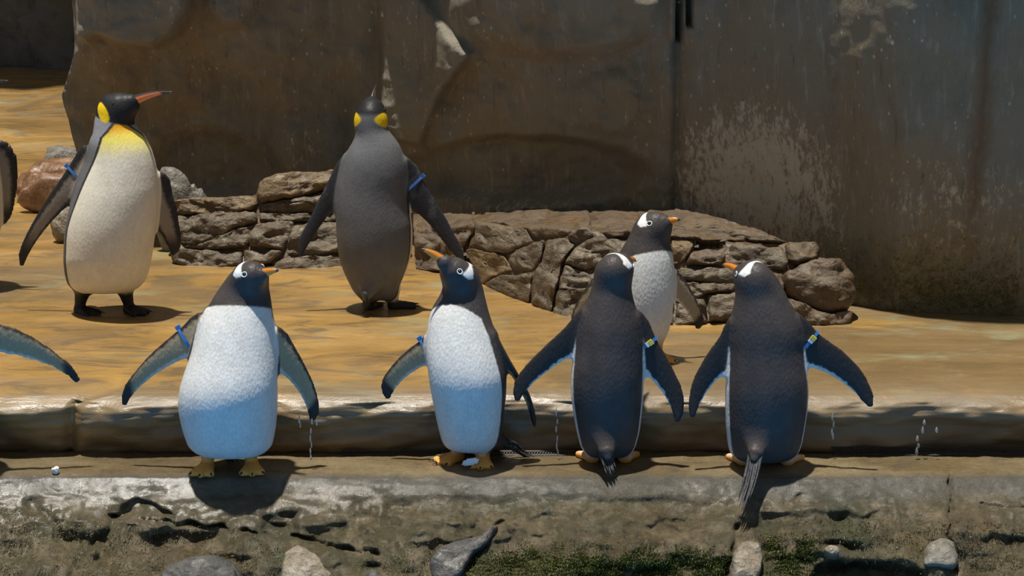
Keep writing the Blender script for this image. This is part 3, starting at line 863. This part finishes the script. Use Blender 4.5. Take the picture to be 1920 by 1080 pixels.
    if king:
        C = np.tile(KGREY, (len(V), 1)) * (1 + .12 * nse2[:, None])
        # nape silver, flank border black
        zt = L(*spec['throat'])[2]; zw = zt - .16
        w = np.interp(V[:, 2], [0, zw - .25, zw, zt - .05, zt], [92, 94, 78, 60, 22]) + spec.get('wide', 0)
        sd = np.radians(w - phi) * a_; sd = np.minimum(sd, zt - V[:, 2])
        C = lp(C, spec.get('nape', (.34, .34, .37)), sm(zt - .12, zt - .03, V[:, 2]) * sm(-.001, -.02, sd))
        C = lp(C, BLACK, sm(-.016, -.012, sd + nse * .002) * sm(zt + .02, zt - .01, V[:, 2]))
        belly = np.tile(np.array((.80, .745, .62)), (len(V), 1))
        g = (zt - V[:, 2])
        belly = lp(belly, (.88, .74, .14), sm(.145, .045, g + nse2 * .008)); belly = lp(belly, (.90, .42, .015), sm(.055, .005, g + nse2 * .006))
        C = np.where((sd > -.003)[:, None], lp(C, (0, 0, 0), sd * 0) * (1 - sm(-.003, .003, sd))[:, None] + belly * sm(-.003, .003, sd)[:, None], C)
        # head
        zh = hd['line']; hl = L(*zh)[2]
        hs = hd.get('soft', .004); hm = sm(-hs, hs, V[:, 2] - hl - .25 * np.clip(-fa, 0, .1) + .35 * np.clip(fa, 0, .05)) 
        C = lp(C, (.018, .018, .02), hm)
        ea, eu, ra, ru = hd.get('ear', (-.020, -.012, .021, .034))
        ed = np.hypot((fa - ea + .25 * np.clip(fu - eu, -.05, .05)) / ra, (fu - eu) / ru)
        C = lp(C, (.92, .60, .01), sm(1.06, .92, ed) * (fs > hd.get('earin', .012)) * (V[:, 2] > hl - .05))
    else:
        C = np.tile(BLACK * 1.9, (len(V), 1)) * (1 + .2 * nse2[:, None])
        zz_ = V[:, 2]
        w = np.interp(zz_ / max(zc, .1), [0, .25, .5, .8, .95, 1.05], spec.get('wid', [97, 97, 95, 88, 80, 70]))
        sd = np.radians(w - phi) * a_
        top = zc - spec.get('drop', .035) * (phi / 90.) ** 2 + spec.get('tilt', 0) * rx
        sd = np.minimum(sd, top - zz_) + nse * .002
        C = lp(C, WHITE, sm(-.003, .003, sd))
        # white blaze over the crown
        elc = np.clip(el, 0, 90)
        f0 = np.interp(elc, [0, 35, 60, 78, 90], [-.010, -.024, -.034, -.020, -.006]); f1 = np.interp(elc, [0, 35, 60, 78, 90], [.000, .002, .006, .012, .006])
        o = hd.get('blaze', 0.)
        bd = np.minimum(np.minimum(fa - o - f0, f1 + o - fa), np.radians(80 - el) * r) + nse * .0015
        C = lp(C, (.88, .87, .85), sm(-.002, .003, bd) * ishead * (fu > -.01))
    for ch, fl in flips:
        d, u, v, wv = ch.ev(V)
        m = sm(.006, -.004, d - dt + .004) * np.maximum(sm(.10, .20, u), sm(.002, .008, dt))
        # the inner face looks the way the penguin faces
        inner = wv * fl.get('inv', 1)
        vn = v + nse * .12
        if king:
            out = np.tile(np.array((.032, .033, .038)), (len(V), 1)); out = lp(out, (.13, .13, .14), sm(.05, .5, nse2 + .3 * nse) * .45 * sm(1, .5, u))
            inn = np.tile(np.array((.030, .027, .025)), (len(V), 1))
            inn = lp(inn, (.30, .25, .19), sm(.72, .40, np.abs(vn + .12)) * sm(.92, .70, u))
        else:
            out = np.tile(BLACK, (len(V), 1)); out = lp(out, WHITE, sm(-.70, -.80, vn + .12 * sm(.5, 1., u)) * sm(.93, .82, u))
            inn = np.tile(np.array((.42, .32, .19)), (len(V), 1)); inn = lp(inn, BLACK, sm(.62, .84, vn)); inn = lp(inn, WHITE, sm(-.62, -.82, vn) * .8); inn = lp(inn, BLACK, sm(.80, .88, u + .05 * vn))
        cc = np.where((inner > 0)[:, None], inn, out)
        C = C * (1 - m)[:, None] + cc * m[:, None]
    df = np.full(len(V), 1.)
    for nm, ch, k in parts:
        if nm in ('foot', 'leg'): df = np.minimum(df, ch.ev(V)[0])
    C = lp(C, np.array((.028, .026, .026)) if king else np.array((.90, .44, .10)), sm(.022, .010, df) * sm(tb + .030, tb + .004, V[:, 2] + .006 * nse))
    C = np.clip(C, .004, .95)
    body = mesh_obj('body', V, Q, M[sp], root, cols=C)
    # --- beak
    bl = np.linalg.norm(tip - bb); N = 14; R = 14; BV, BF, BC = [], [], []
    ax0 = bb - fwd * .020
    for i in range(N):
        u = i / (N - 1)
        c = ax0 + (tip - ax0) * u - up * (.10 * bl * max(0, u - .55) ** 2 * 2) * (.6 if king else 1.6) + up * .05 * bl * math.sin(u * 3.14)
        rr = (.0205 * (1 - u) ** 1.05 + .0020) if king else (.0205 * (1 - u) ** .66 + .0018); ww = rr * .66
        for j in range(R):
            a = 2 * math.pi * j / R
            BV.append(c + up * math.cos(a) * rr + side * math.sin(a) * ww)
            uy = math.cos(a)
            if king:
                o = u > .10 and u < .70 and -.97 < uy < .30
                BC.append((.80, .22, .06) if o else (.035, .035, .04))
            else:
                o = uy < .86 and uy > -.95 and u < .88
                BC.append((.85, .26, .02) if o else (.04, .04, .045))
    for i in range(N - 1):
        for j in range(R):
            k = (j + 1) % R
            BF.append((i * R + j, i * R + k, (i + 1) * R + k, (i + 1) * R + j))
    BV.append(tip - up * .004); BC.append((.05, .05, .05))
    for j in range(R): BF.append(((N - 1) * R + j, (N - 1) * R + (j + 1) % R, len(BV) - 1))
    bo = mesh_obj('beak', BV, BF, M['beak'], root, cols=np.array(BC))
    bo['label'] = 'dark slender beak with an orange lower plate' if king else 'orange beak with a dark ridge and tip'
    # --- eyes
    eo = hd.get('eye', (.010, .012) if not king else (.012, .010))
    for sgn in (-1, 1):
        d = fwd * eo[0] + up * eo[1] + side * sgn * r * .9; d /= np.linalg.norm(d)
        qq = V - sk; ln = np.linalg.norm(qq, axis=1); cs = (qq @ d) / (ln + 1e-9); cs[ln > r * 1.9] = -1
        i = int(np.argmax(cs)); c = sk + d * (ln[i] + (.0005 if king else .0005))
        e = ball('eye', c - d * .003, .0058 if king else .0062, M['eye'], root)
        if not king:
            t1 = np.cross(d, up); t1 /= np.linalg.norm(t1); t2 = np.cross(d, t1)
            RV, RF = [], []
            for a in range(20):
                an = 2 * math.pi * a / 20; rd = t1 * math.cos(an) * 1.15 + t2 * math.sin(an)
                for b in range(6):
                    bn = 2 * math.pi * b / 6
                    RV.append(d * .003 + rd * .0080 + (rd * math.cos(bn) + d * math.sin(bn)) * .0017)
            for a in range(20):
                for b in range(6):
                    RF.append((a * 6 + b, ((a + 1) % 20) * 6 + b, ((a + 1) % 20) * 6 + (b + 1) % 6, a * 6 + (b + 1) % 6))
            mesh_obj('eye_ring', RV, RF, M['ring'], e)
    # --- tail
    if 'tail' in spec:
        tr, tt, fan = spec['tail']
        p0, p1 = L(*tr), L(*tt); d = p1 - p0
        sd = np.cross(d, np.array([0, 0, 1.])); 
        if 'tail_side' in spec: sd = np.array(spec['tail_side'], float)
        sd /= np.linalg.norm(sd); nrm = np.cross(sd, d); nrm /= np.linalg.norm(nrm)
        TV, TF = [], []
        nf = 13
        for k in range(nf):
            s = (k - (nf - 1) / 2) / ((nf - 1) / 2)
            end = p0 + d * (1 - .22 * s * s + .12 * random.uniform(-1, .6)) + sd * (s * fan + .004 * random.uniform(-1, 1)) + nrm * .006 * random.uniform(-1, 1); st_ = p0 + sd * s * .022
            dd = end - st_; ws = np.cross(nrm, dd); ws /= np.linalg.norm(ws)
            b0 = len(TV); nn_ = 7
            for i in range(nn_):
                u = i / (nn_ - 1); c = st_ + dd * u - nrm * .012 * math.sin(u * 3.1) + nrm * .0015 * (k % 2)
                wd = .0046 * (1 - u ** 2.2) + .0005
                TV += [c - ws * wd, c + nrm * .0028 * (1 - u), c + ws * wd, c - nrm * .0018]
            for i in range(nn_ - 1):
                for j in range(4):
                    TF.append((b0 + i * 4 + j, b0 + i * 4 + (j + 1) % 4, b0 + (i + 1) * 4 + (j + 1) % 4, b0 + (i + 1) * 4 + j))
            TF.append((b0, b0 + 3, b0 + 2, b0 + 1)); e_ = b0 + (nn_ - 1) * 4; TF.append((e_, e_ + 1, e_ + 2, e_ + 3))
        mesh_obj('tail', TV, TF, M['tailf'], root)
    # --- claws
    for (c, dd) in claws:
        CV, CF = [], []
        sd = np.array([-dd[1], dd[0], 0])
        for i in range(5):
            u = i / 4; cc = c + dd * (.004 + .024 * u) + np.array([0, 0, .002 + .004 * math.sin(u * 2.6) - .006 * u])
            rr = .0045 * (1 - u) + .0006
            for j in range(6):
                a = j * math.pi / 3
                CV.append(cc + sd * math.cos(a) * rr + np.array([0, 0, 1.]) * math.sin(a) * rr)
        for i in range(4):
            for j in range(6):
                CF.append((i * 6 + j, i * 6 + (j + 1) % 6, (i + 1) * 6 + (j + 1) % 6, (i + 1) * 6 + j))
        CF.append((24, 25, 26, 27, 28, 29))
        mesh_obj('claw', CV, CF, M['claw'], root)
    # --- flipper band
    for (ch, fl) in flips:
        if 'band' not in fl: continue
        u, clip = fl['band']
        x = u * ch.L[-1]; i = int(np.searchsorted(ch.L, x)) - 1; i = max(0, min(i, len(ch.c) - 2)); k = (x - ch.L[i]) / (ch.L[i + 1] - ch.L[i])
        c = ch.c[i] + (ch.c[i + 1] - ch.c[i]) * k; axd = ch.c[i + 1] - ch.c[i]; axd /= np.linalg.norm(axd)
        e = ch.e[i] - axd * (ch.e[i] @ axd); e /= np.linalg.norm(e); n_ = np.cross(axd, e)
        hh = ch.h[i] + (ch.h[i + 1] - ch.h[i]) * k; tt_ = ch.t[i]
        b = mesh_obj('flipper_band', *ring_mesh(c, e, n_, hh + .0015, tt_ + .003, axd, .0028, .0055), M['band'], root, smooth=False)
        b['label'] = 'blue plastic band round the flipper'
        vis = n_ * np.sign(n_ @ np.array([0, -1., 0]))
        cc = c + e * hh * .62 + vis * (tt_ * .8 + .006)
        if clip == 'y':
            mesh_obj('band_clip', *box_mesh(cc, axd, e, vis, (.009, .007, .004)), M['clip_y'], b, smooth=False)
            mesh_obj('band_clip', *box_mesh(cc - e * .013, axd, e, vis, (.008, .005, .0035)), M['clip_w'], b, smooth=False)
        else:
            mesh_obj('band_clip', *box_mesh(c + e * (hh + .006), axd, e, vis, (.008, .007, .006)), M['band'], b, smooth=False)
    return root, L

c1 = lambda p: cv(p, 0, 140, 2.16)
c2 = lambda p: cv(p, 520, 140, 2.16)
c3 = lambda p: cv(p, 200, 460, 2.25)
c4 = lambda p: cv(p, 680, 440, 2.347)
c5 = lambda p: cv(p, 940, 380, 2.077)
c6 = lambda p: cv(p, 1260, 470, 2.204)

K1 = dict(sp='king', name='king_penguin', label='king penguin with yellow throat and pale belly, beak pointing sideways', base=(205, 588), yaw=28, ratio=[.92, .95, .95, .95, 1, 1.05],
    torso=[(188, 196, 248), (200, 186, 258), (213, 183, 254), (225, 178, 249), (237, 177, 256), (251, 175, 268), (266, 171, 278), (279, 169, 285), (302, 164, 291), (325, 154, 295), (348, 145, 298), (371, 138, 298), (395, 131, 296), (418, 126, 294), (441, 123, 291), (464, 122, 288), (487, 121, 284), (510, 123, 279), (529, 127, 271), (545, 134, 260), (556, 142, 250)],
    head=dict(skull=(219, 199, -.01), base=(252, 190, -.03), tip=(325, 171, -.07), r=.050, line=(225, 225), ear=(-.034, -.010, .023, .041)),
    throat=(248, 228), wide=-6, lean=(0, -.02, 0),
    flippers=[dict(lead=c1([(395, 255), (374, 298), (338, 345), (290, 400), (235, 460), (170, 545), (120, 620), (85, 690), (70, 740), (80, 772)]), trail=c1([(96, 767), (120, 720), (160, 655), (200, 600), (250, 540), (290, 490), (330, 440), (370, 400)]), dy=(.0, .05), band=(.27, 'b')),
              dict(lead=c1([(600, 350), (626, 400), (645, 445), (675, 490), (700, 550), (720, 610), (735, 660), (728, 705), (708, 728)]), trail=c1([(692, 725), (675, 690), (655, 640), (640, 590), (630, 560), (610, 520)]), dy=(.02, .05))],
    feet=[(150, 587, 52), (242, 585, 48)], tail=((168, 534, .10), (162, 555, .16), .02))
K2 = dict(sp='king', name='king_penguin', label='grey-backed king penguin seen from behind with raised beak', base=(705, 582), yaw=168, ratio=[.95, .95, .95, .95, 1, 1.1],
    torso=[(196, 681, 711), (209, 673, 719), (223, 667, 724), (237, 666, 725), (246, 667, 729), (256, 666, 738), (270, 659, 748), (283.5, 651, 754), (302, 643, 760), (325, 638, 763), (348, 633, 762), (371, 630, 763), (395, 629, 768), (418, 630, 773), (441, 631, 774), (464, 633, 773), (487, 637, 769), (510, 645, 761), (533, 656, 751), (557, 668, 745), (572, 674, 740)],
    head=dict(skull=(696, 214, .01), base=(697, 190, .045), tip=(705, 158, .105), r=.048, line=(696, 218), ear=(-.036, .012, .030, .034), earin=.018, soft=.016),
    throat=(700, 240), wide=0, nape=(.16, .16, .165), lean=(0, 0, 0),
    flippers=[dict(lead=c2([(300, 305), (264, 352), (236, 402), (222, 428), (190, 480), (150, 550), (115, 610), (88, 660), (77, 710), (88, 735)]), trail=c2([(102, 731), (125, 690), (160, 635), (195, 580), (225, 540), (250, 510), (290, 480), (330, 440)]), dy=(.0, -.03)),
              dict(lead=c2([(490, 300), (526, 354), (552, 402), (580, 444), (620, 500), (665, 560), (700, 620), (735, 675), (755, 715), (757, 748)]), trail=c2([(735, 748), (700, 715), (660, 660), (620, 605), (580, 565), (545, 548), (500, 525), (460, 480)]), dy=(.0, -.03), band=(.28, 'b'))],
    feet=[(692, 581, 172), (738, 579, 120)], tail=((690, 545, -.11), (680, 588, -.10), .03))
G1 = dict(sp='gentoo', name='gentoo_penguin', label='gentoo penguin facing the pool on the ledge edge, with black-clawed orange feet', base=(432, 884), gz=LEDGE_Z, yaw=3,
    torso=[(500, 447, 492), (506, 439, 497), (514, 431, 500), (522, 425, 501), (529, 420, 501), (540, 412, 501), (550, 405, 502), (562, 397, 505), (580, 388, 508), (600, 378, 511), (618, 372, 514), (640, 366, 516), (660, 360, 518), (680, 353, 520), (700, 346, 521), (722, 340, 522), (745, 337, 522), (770, 338, 521), (800, 344, 518), (830, 353, 512), (850, 364, 503), (864, 376, 492)],
    head=dict(skull=(468, 518, -.012), base=(493, 514, -.036), tip=(522, 505, -.058), r=.046, blaze=-.006), collar=(460, 566), drop=.03, tilt=-.04, lean=(0, -.035, .065),
    flippers=[dict(lead=c3([(445, 268), (415, 295), (385, 323), (330, 360), (270, 400), (215, 440), (160, 490), (110, 545), (75, 590), (60, 640), (65, 670)]), trail=c3([(84, 668), (110, 630), (150, 590), (200, 545), (260, 505), (310, 475), (360, 440), (400, 410)]), dy=(.01, .06), band=(.30, 'b')),
              dict(lead=c3([(684, 318), (714, 352), (750, 400), (790, 450), (830, 510), (860, 560), (885, 620), (900, 680), (895, 720), (880, 738)]), trail=c3([(856, 730), (845, 690), (825, 640), (795, 590), (755, 545), (720, 510), (690, 470)]), dy=(.01, .06))],
    feet=[(389, 880, -8), (472, 878, 8)], tail=((432, 838, .08), (435, 870, .085), .03))
G2 = dict(sp='gentoo', name='gentoo_penguin', label='gentoo penguin with raised beak, white-tagged foot and tail sticking out sideways', base=(880, 868), gz=LEDGE_Z, yaw=-24,
    torso=[(492, 838, 872), (498, 829, 883), (511, 823, 893), (528, 827, 900), (543, 830, 905), (560, 823, 909), (576, 812, 913), (590, 806, 917), (610, 802, 924), (632, 800, 931), (649, 799, 937), (670, 800, 943), (691, 803, 948), (713, 806, 950), (738, 810, 949), (764, 815, 946), (790, 820, 943), (815, 826, 938), (840, 833, 930), (857, 842, 920)],
    head=dict(skull=(858, 513, -.005), base=(829, 489, -.022), tip=(791, 464, -.030), r=.046, blaze=-.012), collar=(850, 566), drop=.075, tilt=.0, wid=[92, 90, 86, 78, 70, 60], lean=(0, -.035, .065),
    flippers=[dict(lead=c4([(320, 430), (280, 455), (220, 490), (165, 535), (120, 585), (90, 625), (78, 660), (85, 700), (100, 722)]), trail=c4([(122, 710), (155, 660), (200, 620), (245, 590), (283, 570), (320, 545)]), dy=(.02, .04), band=(.27, 'b')),
              dict(lead=c4([(575, 440), (600, 480), (630, 525), (665, 580), (700, 640), (730, 690), (750, 750), (762, 800), (760, 838)]), trail=c4([(752, 838), (742, 815), (728, 760), (700, 695), (660, 625), (620, 560), (585, 500), (560, 460)]), dy=(-.02, .03), edge=True)],
    feet=[(858, 862, -48), (905, 867, -4)], tail=((928, 822, .03), (1002, 858, .06), .040), tail_side=(.5, .2, -.8))
G3 = dict(sp='gentoo', name='gentoo_penguin', label='gentoo penguin seen from behind, beak turned towards the pale-bellied one behind it', base=(1140, 872), gz=LEDGE_Z, yaw=180,
    torso=[(486, 1136, 1175), (491, 1129, 1179), (503, 1121, 1182), (522, 1115, 1182), (540, 1110, 1184), (558, 1104, 1187), (575, 1098, 1191), (592, 1091, 1196), (605, 1087, 1200), (625, 1084, 1202), (645, 1081, 1203), (664, 1077, 1204), (688, 1072, 1206), (717, 1070, 1207), (746, 1071, 1206), (775, 1075, 1203), (804, 1080, 1200), (832, 1087, 1193), (855, 1094, 1186), (868, 1100, 1178)],
    head=dict(skull=(1153, 505, .01), base=(1172, 492, .055), tip=(1193, 486, .145), r=.046, blaze=.010, eye=(.026, .006)), collar=(1140, 570), lean=(0, 0, .02), wid=[112, 112, 110, 104, 84, 70],
    flippers=[dict(lead=c5([(350, 390), (320, 430), (290, 460), (240, 500), (180, 550), (120, 605), (75, 655), (48, 700), (42, 745), (52, 773)]), trail=c5([(72, 762), (100, 725), (145, 685), (190, 650), (240, 615), (280, 592), (310, 565), (350, 530)]), dy=(.0, -.03)),
              dict(lead=c5([(498, 390), (524, 432), (552, 480), (585, 530), (620, 575), (655, 630), (690, 690), (712, 750), (714, 800), (705, 840), (696, 852)]), trail=c5([(675, 845), (660, 800), (635, 750), (600, 705), (565, 660), (535, 628), (510, 595), (480, 555)]), dy=(.0, -.03), band=(.31, 'y'))],
    feet=[(1110, 866, 190), (1172, 866, 170)], tail=((1136, 838, -.11), (1146, 892, -.16), .018))
G4 = dict(sp='gentoo', name='gentoo_penguin', label='pale-bellied gentoo penguin standing on the terrace before the stone outcrop', base=(1210, 674), yaw=14,
    torso=[(406, 1209, 1247), (412, 1204, 1252), (420, 1197, 1256), (430, 1189, 1256), (443, 1180, 1255), (463, 1168, 1258), (480, 1160, 1262), (505, 1154, 1264), (535, 1150, 1265), (565, 1148, 1263), (590, 1149, 1260), (615, 1152, 1255), (635, 1160, 1249), (652, 1170, 1240)],
    head=dict(skull=(1224, 424, -.010), base=(1249, 417, -.034), tip=(1275, 410, -.056), r=.044, blaze=-.004), collar=(1215, 464), drop=.04, tilt=.08, lean=(0, -.01, 0),
    flippers=[dict(lead=c5([(380, 290), (345, 325), (310, 370), (285, 410), (273, 450), (276, 500)]), trail=c5([(295, 500), (320, 460), (350, 420), (390, 390)]), dy=(.02, .04)),
              dict(lead=c5([(655, 250), (682, 275), (715, 310), (750, 360), (775, 410), (790, 450), (786, 480), (774, 492)]), trail=c5([(756, 482), (735, 440), (705, 400), (675, 370), (650, 350)]), dy=(.02, .05))],
    feet=[(1190, 673, 5), (1232, 673, 20)])
G5 = dict(sp='gentoo', name='gentoo_penguin', label='gentoo penguin seen from behind, long tail hanging over the ledge', base=(1434, 877), gz=LEDGE_Z, yaw=180,
    torso=[(501, 1402, 1430), (507, 1391, 1442), (520, 1383, 1456), (539, 1382, 1468), (563, 1379, 1479), (591, 1373, 1494), (610, 1370, 1502), (630, 1369, 1504), (651, 1369, 1503), (679, 1366, 1508), (706, 1362, 1514), (733, 1360, 1516), (765, 1360, 1514), (797, 1361, 1509), (828, 1364, 1504), (850, 1368, 1497), (865, 1373, 1488), (875, 1378, 1480)],
    head=dict(skull=(1413, 519, .005), base=(1388, 510, .048), tip=(1354, 493, .130), r=.046, blaze=.008, eye=(.026, .006)), collar=(1434, 590), lean=(0, 0, .02), wid=[112, 112, 110, 104, 84, 70],
    flippers=[dict(lead=c6([(285, 250), (262, 295), (240, 330), (200, 370), (160, 415), (120, 475), (90, 530), (70, 600), (67, 650), (75, 688)]), trail=c6([(96, 678), (115, 635), (140, 590), (175, 545), (215, 510), (240, 485), (262, 450), (295, 410)]), dy=(.0, -.03)),
              dict(lead=c6([(470, 235), (512, 278), (548, 316), (600, 350), (660, 385), (720, 430), (770, 480), (810, 540), (833, 600), (832, 635)]), trail=c6([(810, 645), (790, 630), (760, 590), (710, 550), (660, 515), (600, 490), (560, 474), (525, 450), (485, 410)]), dy=(.0, -.03), band=(.29, 'y'))],
    feet=[(1394, 871, 190), (1476, 871, 160)], tail=((1418, 842, -.13), (1392, 952, -.275), .020))
K3 = dict(sp='king', name='king_penguin', label='king penguin cut off by the picture edge, only a dark-edged flipper showing', base=(-70, 540), yaw=20, vox=.007,
    torso=[(160, -98, -48), (175, -102, -44), (195, -104, -46), (210, -108, -40), (235, -120, -25), (270, -132, -12), (310, -138, -4), (350, -140, 0), (390, -140, 1), (430, -138, 0), (470, -130, -8), (500, -118, -22), (512, -108, -32)],
    head=dict(skull=(-72, 172, -.01), base=(-44, 166, -.03), tip=(18 - 2, 150, -.07), r=.050, line=(-70, 196)), throat=(-60, 200),
    flippers=[dict(lead=[(-130, 260), (-150, 310), (-165, 360), (-172, 400), (-165, 425)], trail=[(-155, 425), (-145, 390), (-130, 350), (-115, 320)], dy=(0, .03)),
              dict(lead=c1([(-30, 240), (5, 262), (20, 290), (36, 340), (48, 400), (55, 470), (54, 530), (42, 575), (28, 598)]), trail=c1([(8, 594), (2, 550), (0, 480), (-8, 420), (-30, 380)]), dy=(.0, .03))],
    feet=[(-95, 540, 20), (-45, 540, 20)])
G6 = dict(sp='gentoo', name='gentoo_penguin', label='gentoo penguin cut off by the picture edge, only a stretched grey flipper showing', base=(-105, 884), gz=LEDGE_Z, yaw=0, vox=.007,
    torso=[(500, -128, -80), (514, -138, -72), (530, -142, -72), (550, -150, -66), (580, -165, -50), (620, -178, -35), (660, -188, -26), (722, -196, -18), (770, -196, -20), (830, -180, -36), (864, -158, -60)],
    head=dict(skull=(-105, 516, -.012), base=(-84, 512, -.04), tip=(-62, 506, -.06), r=.046), collar=(-105, 566),
    flippers=[dict(lead=[(-165, 600), (-205, 640), (-240, 690), (-255, 740), (-250, 755)], trail=[(-240, 750), (-215, 710), (-190, 680), (-160, 650)], dy=(0, .04)),
              dict(lead=[(-60, 596), (-25, 600), (10, 609), (45, 621), (90, 649), (125, 676), (144, 695), (151, 714)], trail=[(140, 714), (118, 698), (85, 682), (45, 670), (0, 661), (-30, 650), (-60, 640)], dy=(.0, .04))],
    feet=[(-140, 876, 0), (-70, 876, 0)])
Ls = {}
for nm, s in (('K1', K1), ('K2', K2), ('G1', G1), ('G2', G2), ('G3', G3), ('G4', G4), ('G5', G5), ('K3', K3), ('G6', G6)):
    Ls[nm] = penguin(s)

# white tag on the foot of the second gentoo
r_, L_ = Ls['G2']
g_ = G(905, 867, LEDGE_Z) - np.array(r_.location); c_ = np.array([g_[0] - .040, g_[1] - .075, .030])
bm = bmesh.new(); bmesh.ops.create_cube(bm, size=1)
bmesh.ops.bevel(bm, geom=bm.edges[:], offset=.18, segments=2, affect='EDGES')
V_ = [c_ + np.array([v.co.x * .052 + v.co.z * .010, v.co.y * .010 - abs(v.co.x) * .012, v.co.z * .024 + v.co.x * .006]) for v in bm.verts]; bm.verts.index_update(); F_ = [[v.index for v in f.verts] for f in bm.faces]; bm.free()
tg = mesh_obj('leg_tag', V_, F_, M['clip_w'], r_, smooth=False); tg['label'] = 'white plastic tag at the foot'

# ================================================================== SMALL THINGS
def netting(px0, px1, z0, z1, label):
    V, Fs = [], []
    x0 = P(px0, 858, 7.0)[0]; x1 = P(px1, 858, 7.0)[0]; c = .0095
    def bar(a, b, r=.0014):
        d = b - a; d = d / np.linalg.norm(d); n = np.array([0, -1., 0]); s = np.cross(d, n); i = len(V)
        for p in (a, b):
            V.extend([p + n * r, p + s * r, p - n * r, p - s * r])
        for k in range(4): Fs.append((i + k, i + (k + 1) % 4, i + 4 + (k + 1) % 4, i + 4 + k))
        Fs.append((i, i + 1, i + 2, i + 3)); Fs.append((i + 7, i + 6, i + 5, i + 4))
    yy = 7.012; H = z1 - z0; x = x0
    while x < x1:
        bar(np.array([x, yy, z0]), np.array([x + H, yy + .012, z1])); bar(np.array([x + H, yy, z0]), np.array([x, yy + .012, z1])); x += c
    bar(np.array([x0, yy, z0]), np.array([x1 + H, yy, z0]), .002); bar(np.array([x0, yy + .012, z1]), np.array([x1 + H, yy + .012, z1]), .002)
    tag(mesh_obj('drain_netting', V, Fs, M['net'], smooth=False), label, 'netting')
netting(1560, 1935, -.214, -.190, 'strip of black plastic netting along the foot of the riser, beyond the long tail')
netting(640, 1180, -.214, -.203, 'low strip of black netting behind the feet of the tagged gentoo')

def drip(pts, Y, label, w=.0028):
    pts3 = [P(x, y, Y) for x, y in pts]
    root = empty('water_drip', pts3[-1], label, 'water')
    for k, (p) in enumerate(pts3):
        bm = bmesh.new(); bmesh.ops.create_uvsphere(bm, u_segments=10, v_segments=8, radius=1)
        hh = .009 + .008 * random.random()
        for v in bm.verts:
            t = v.co.z; s = w * (1 - .35 * t); v.co = Vector((v.co.x * s, v.co.y * s, t * hh))
        me = bpy.data.meshes.new('droplet'); bm.to_mesh(me); bm.free(); me.materials.append(M['drop'])
        me.polygons.foreach_set('use_smooth', [True] * len(me.polygons))
        o = bpy.data.objects.new('droplet', me); o.location = p - pts3[-1]; COL.objects.link(o); o.parent = root
drip([(561, 785), (563, 796), (585, 790), (594, 792), (583, 808), (582, 822), (584, 834), (582, 846), (583, 857)], 6.86, 'water drops falling from the dark flipper tip of the pool-facing gentoo')
drip([(1043, 772), (1045, 790), (1043, 805), (1045, 822), (1044, 836), (1046, 848)], 6.97, 'thin trickle running down the riser between two gentoos')
drip([(1561, 780), (1563, 795), (1560, 810), (1562, 818)], 6.97, 'short trickle on the riser beside the long-tailed gentoo', .0035)
drip([(1733, 792), (1730, 806), (1720, 822), (1722, 835), (1719, 846), (1756, 806)], 6.97, 'splashing trickle on the dark riser above the netting', .005)

# moss and algae: uncountable blades
def blades(name, spots, mat, label, ln, wd=.0016):
    V, Fs = [], []
    for p, nrm in spots:
        d = np.array([random.gauss(0, .45), random.gauss(-.3, .35), random.gauss(.1, .6)]) + nrm; d /= np.linalg.norm(d)
        l = ln * random.uniform(.5, 1.3); s = np.cross(d, np.array([random.random(), random.random(), .3])); s /= np.linalg.norm(s); w = wd
        i = len(V); V += [p - s * w, p + s * w, p + d * l * .6 + s * w * .6 - [0, 0, l * .1], p + d * l - [0, 0, l * .35]]
        Fs.append((i, i + 1, i + 2)); Fs.append((i, i + 2, i + 3))
    return tag(mesh_obj(name, V, Fs, mat, smooth=False), label, 'moss', kind='stuff')
lpx, lpy = topx(LV[..., 0], LV[..., 1], LV[..., 2])
def ledge_spots(polys, n, soft=14):
    out = []
    w = np.zeros(lpx.shape)
    for pl in polys: w = np.maximum(w, sm(-soft, soft, poly_sd(lpx, lpy, pl)))
    for pl in BPOLY: w = w * (poly_sd(lpx, lpy, pl) < -3)
    I = np.argwhere(w > 0); pr = w[w > 0]; pr = pr / pr.sum()
    pr = pr * np.array([max(0, nz(lpx[i, j] * .03, lpy[i, j] * .045, 4) + .55) for i, j in I]); pr = pr / pr.sum()
    for k in rng.choice(len(I), n, p=pr):
        i, j = I[k]; p = LV[i, j] + rng.normal(0, .004, 3); p[1] = LV[i, j][1] - .002
        out.append((p, np.array([0, -.8, .7])))
    return out
blades('moss', ledge_spots([[(870, 1065), (980, 1040), (1120, 1042), (1350, 1050), (1362, 1130), (870, 1130)], [(1440, 1025), (1510, 1022), (1516, 1072), (1450, 1120)]], 34000, 32), M['moss'], 'bright green moss growing low on the ledge face', .011)
blades('moss', ledge_spots([[(0, 960), (200, 1000), (520, 1010), (560, 1080), (0, 1120)], [(700, 1040), (820, 1020), (860, 1120), (640, 1120)], [(1500, 990), (1760, 990), (1920, 1000), (1920, 1120), (1760, 1120)]], 6000, 30), M['algae'], 'sparse olive algae fuzz on the ledge face', .011)
sp_ = []
for k in range(4500):
    px = random.uniform(1490, 1925); z = abs(random.gauss(0, .12)) + random.uniform(-.02, .06)
    Y = wall_Y(px) - .05
    p = np.array([(px - 960) / F * (Y * CP + (CAMZ - .5) * SP), Y, z]); qx, qy = topx(p[0], p[1], p[2]); p[1] = wall_Y(px) - float(relief(np.array(qx), np.array(qy))) - wall_noise(p[0], wall_Y(px), z) - .003
    sp_.append((p, np.array([0, -.8, .5])))
blades('moss', sp_, M['algae_d'], 'olive algae tufts along the foot of the wall beside the outcrop', .016)
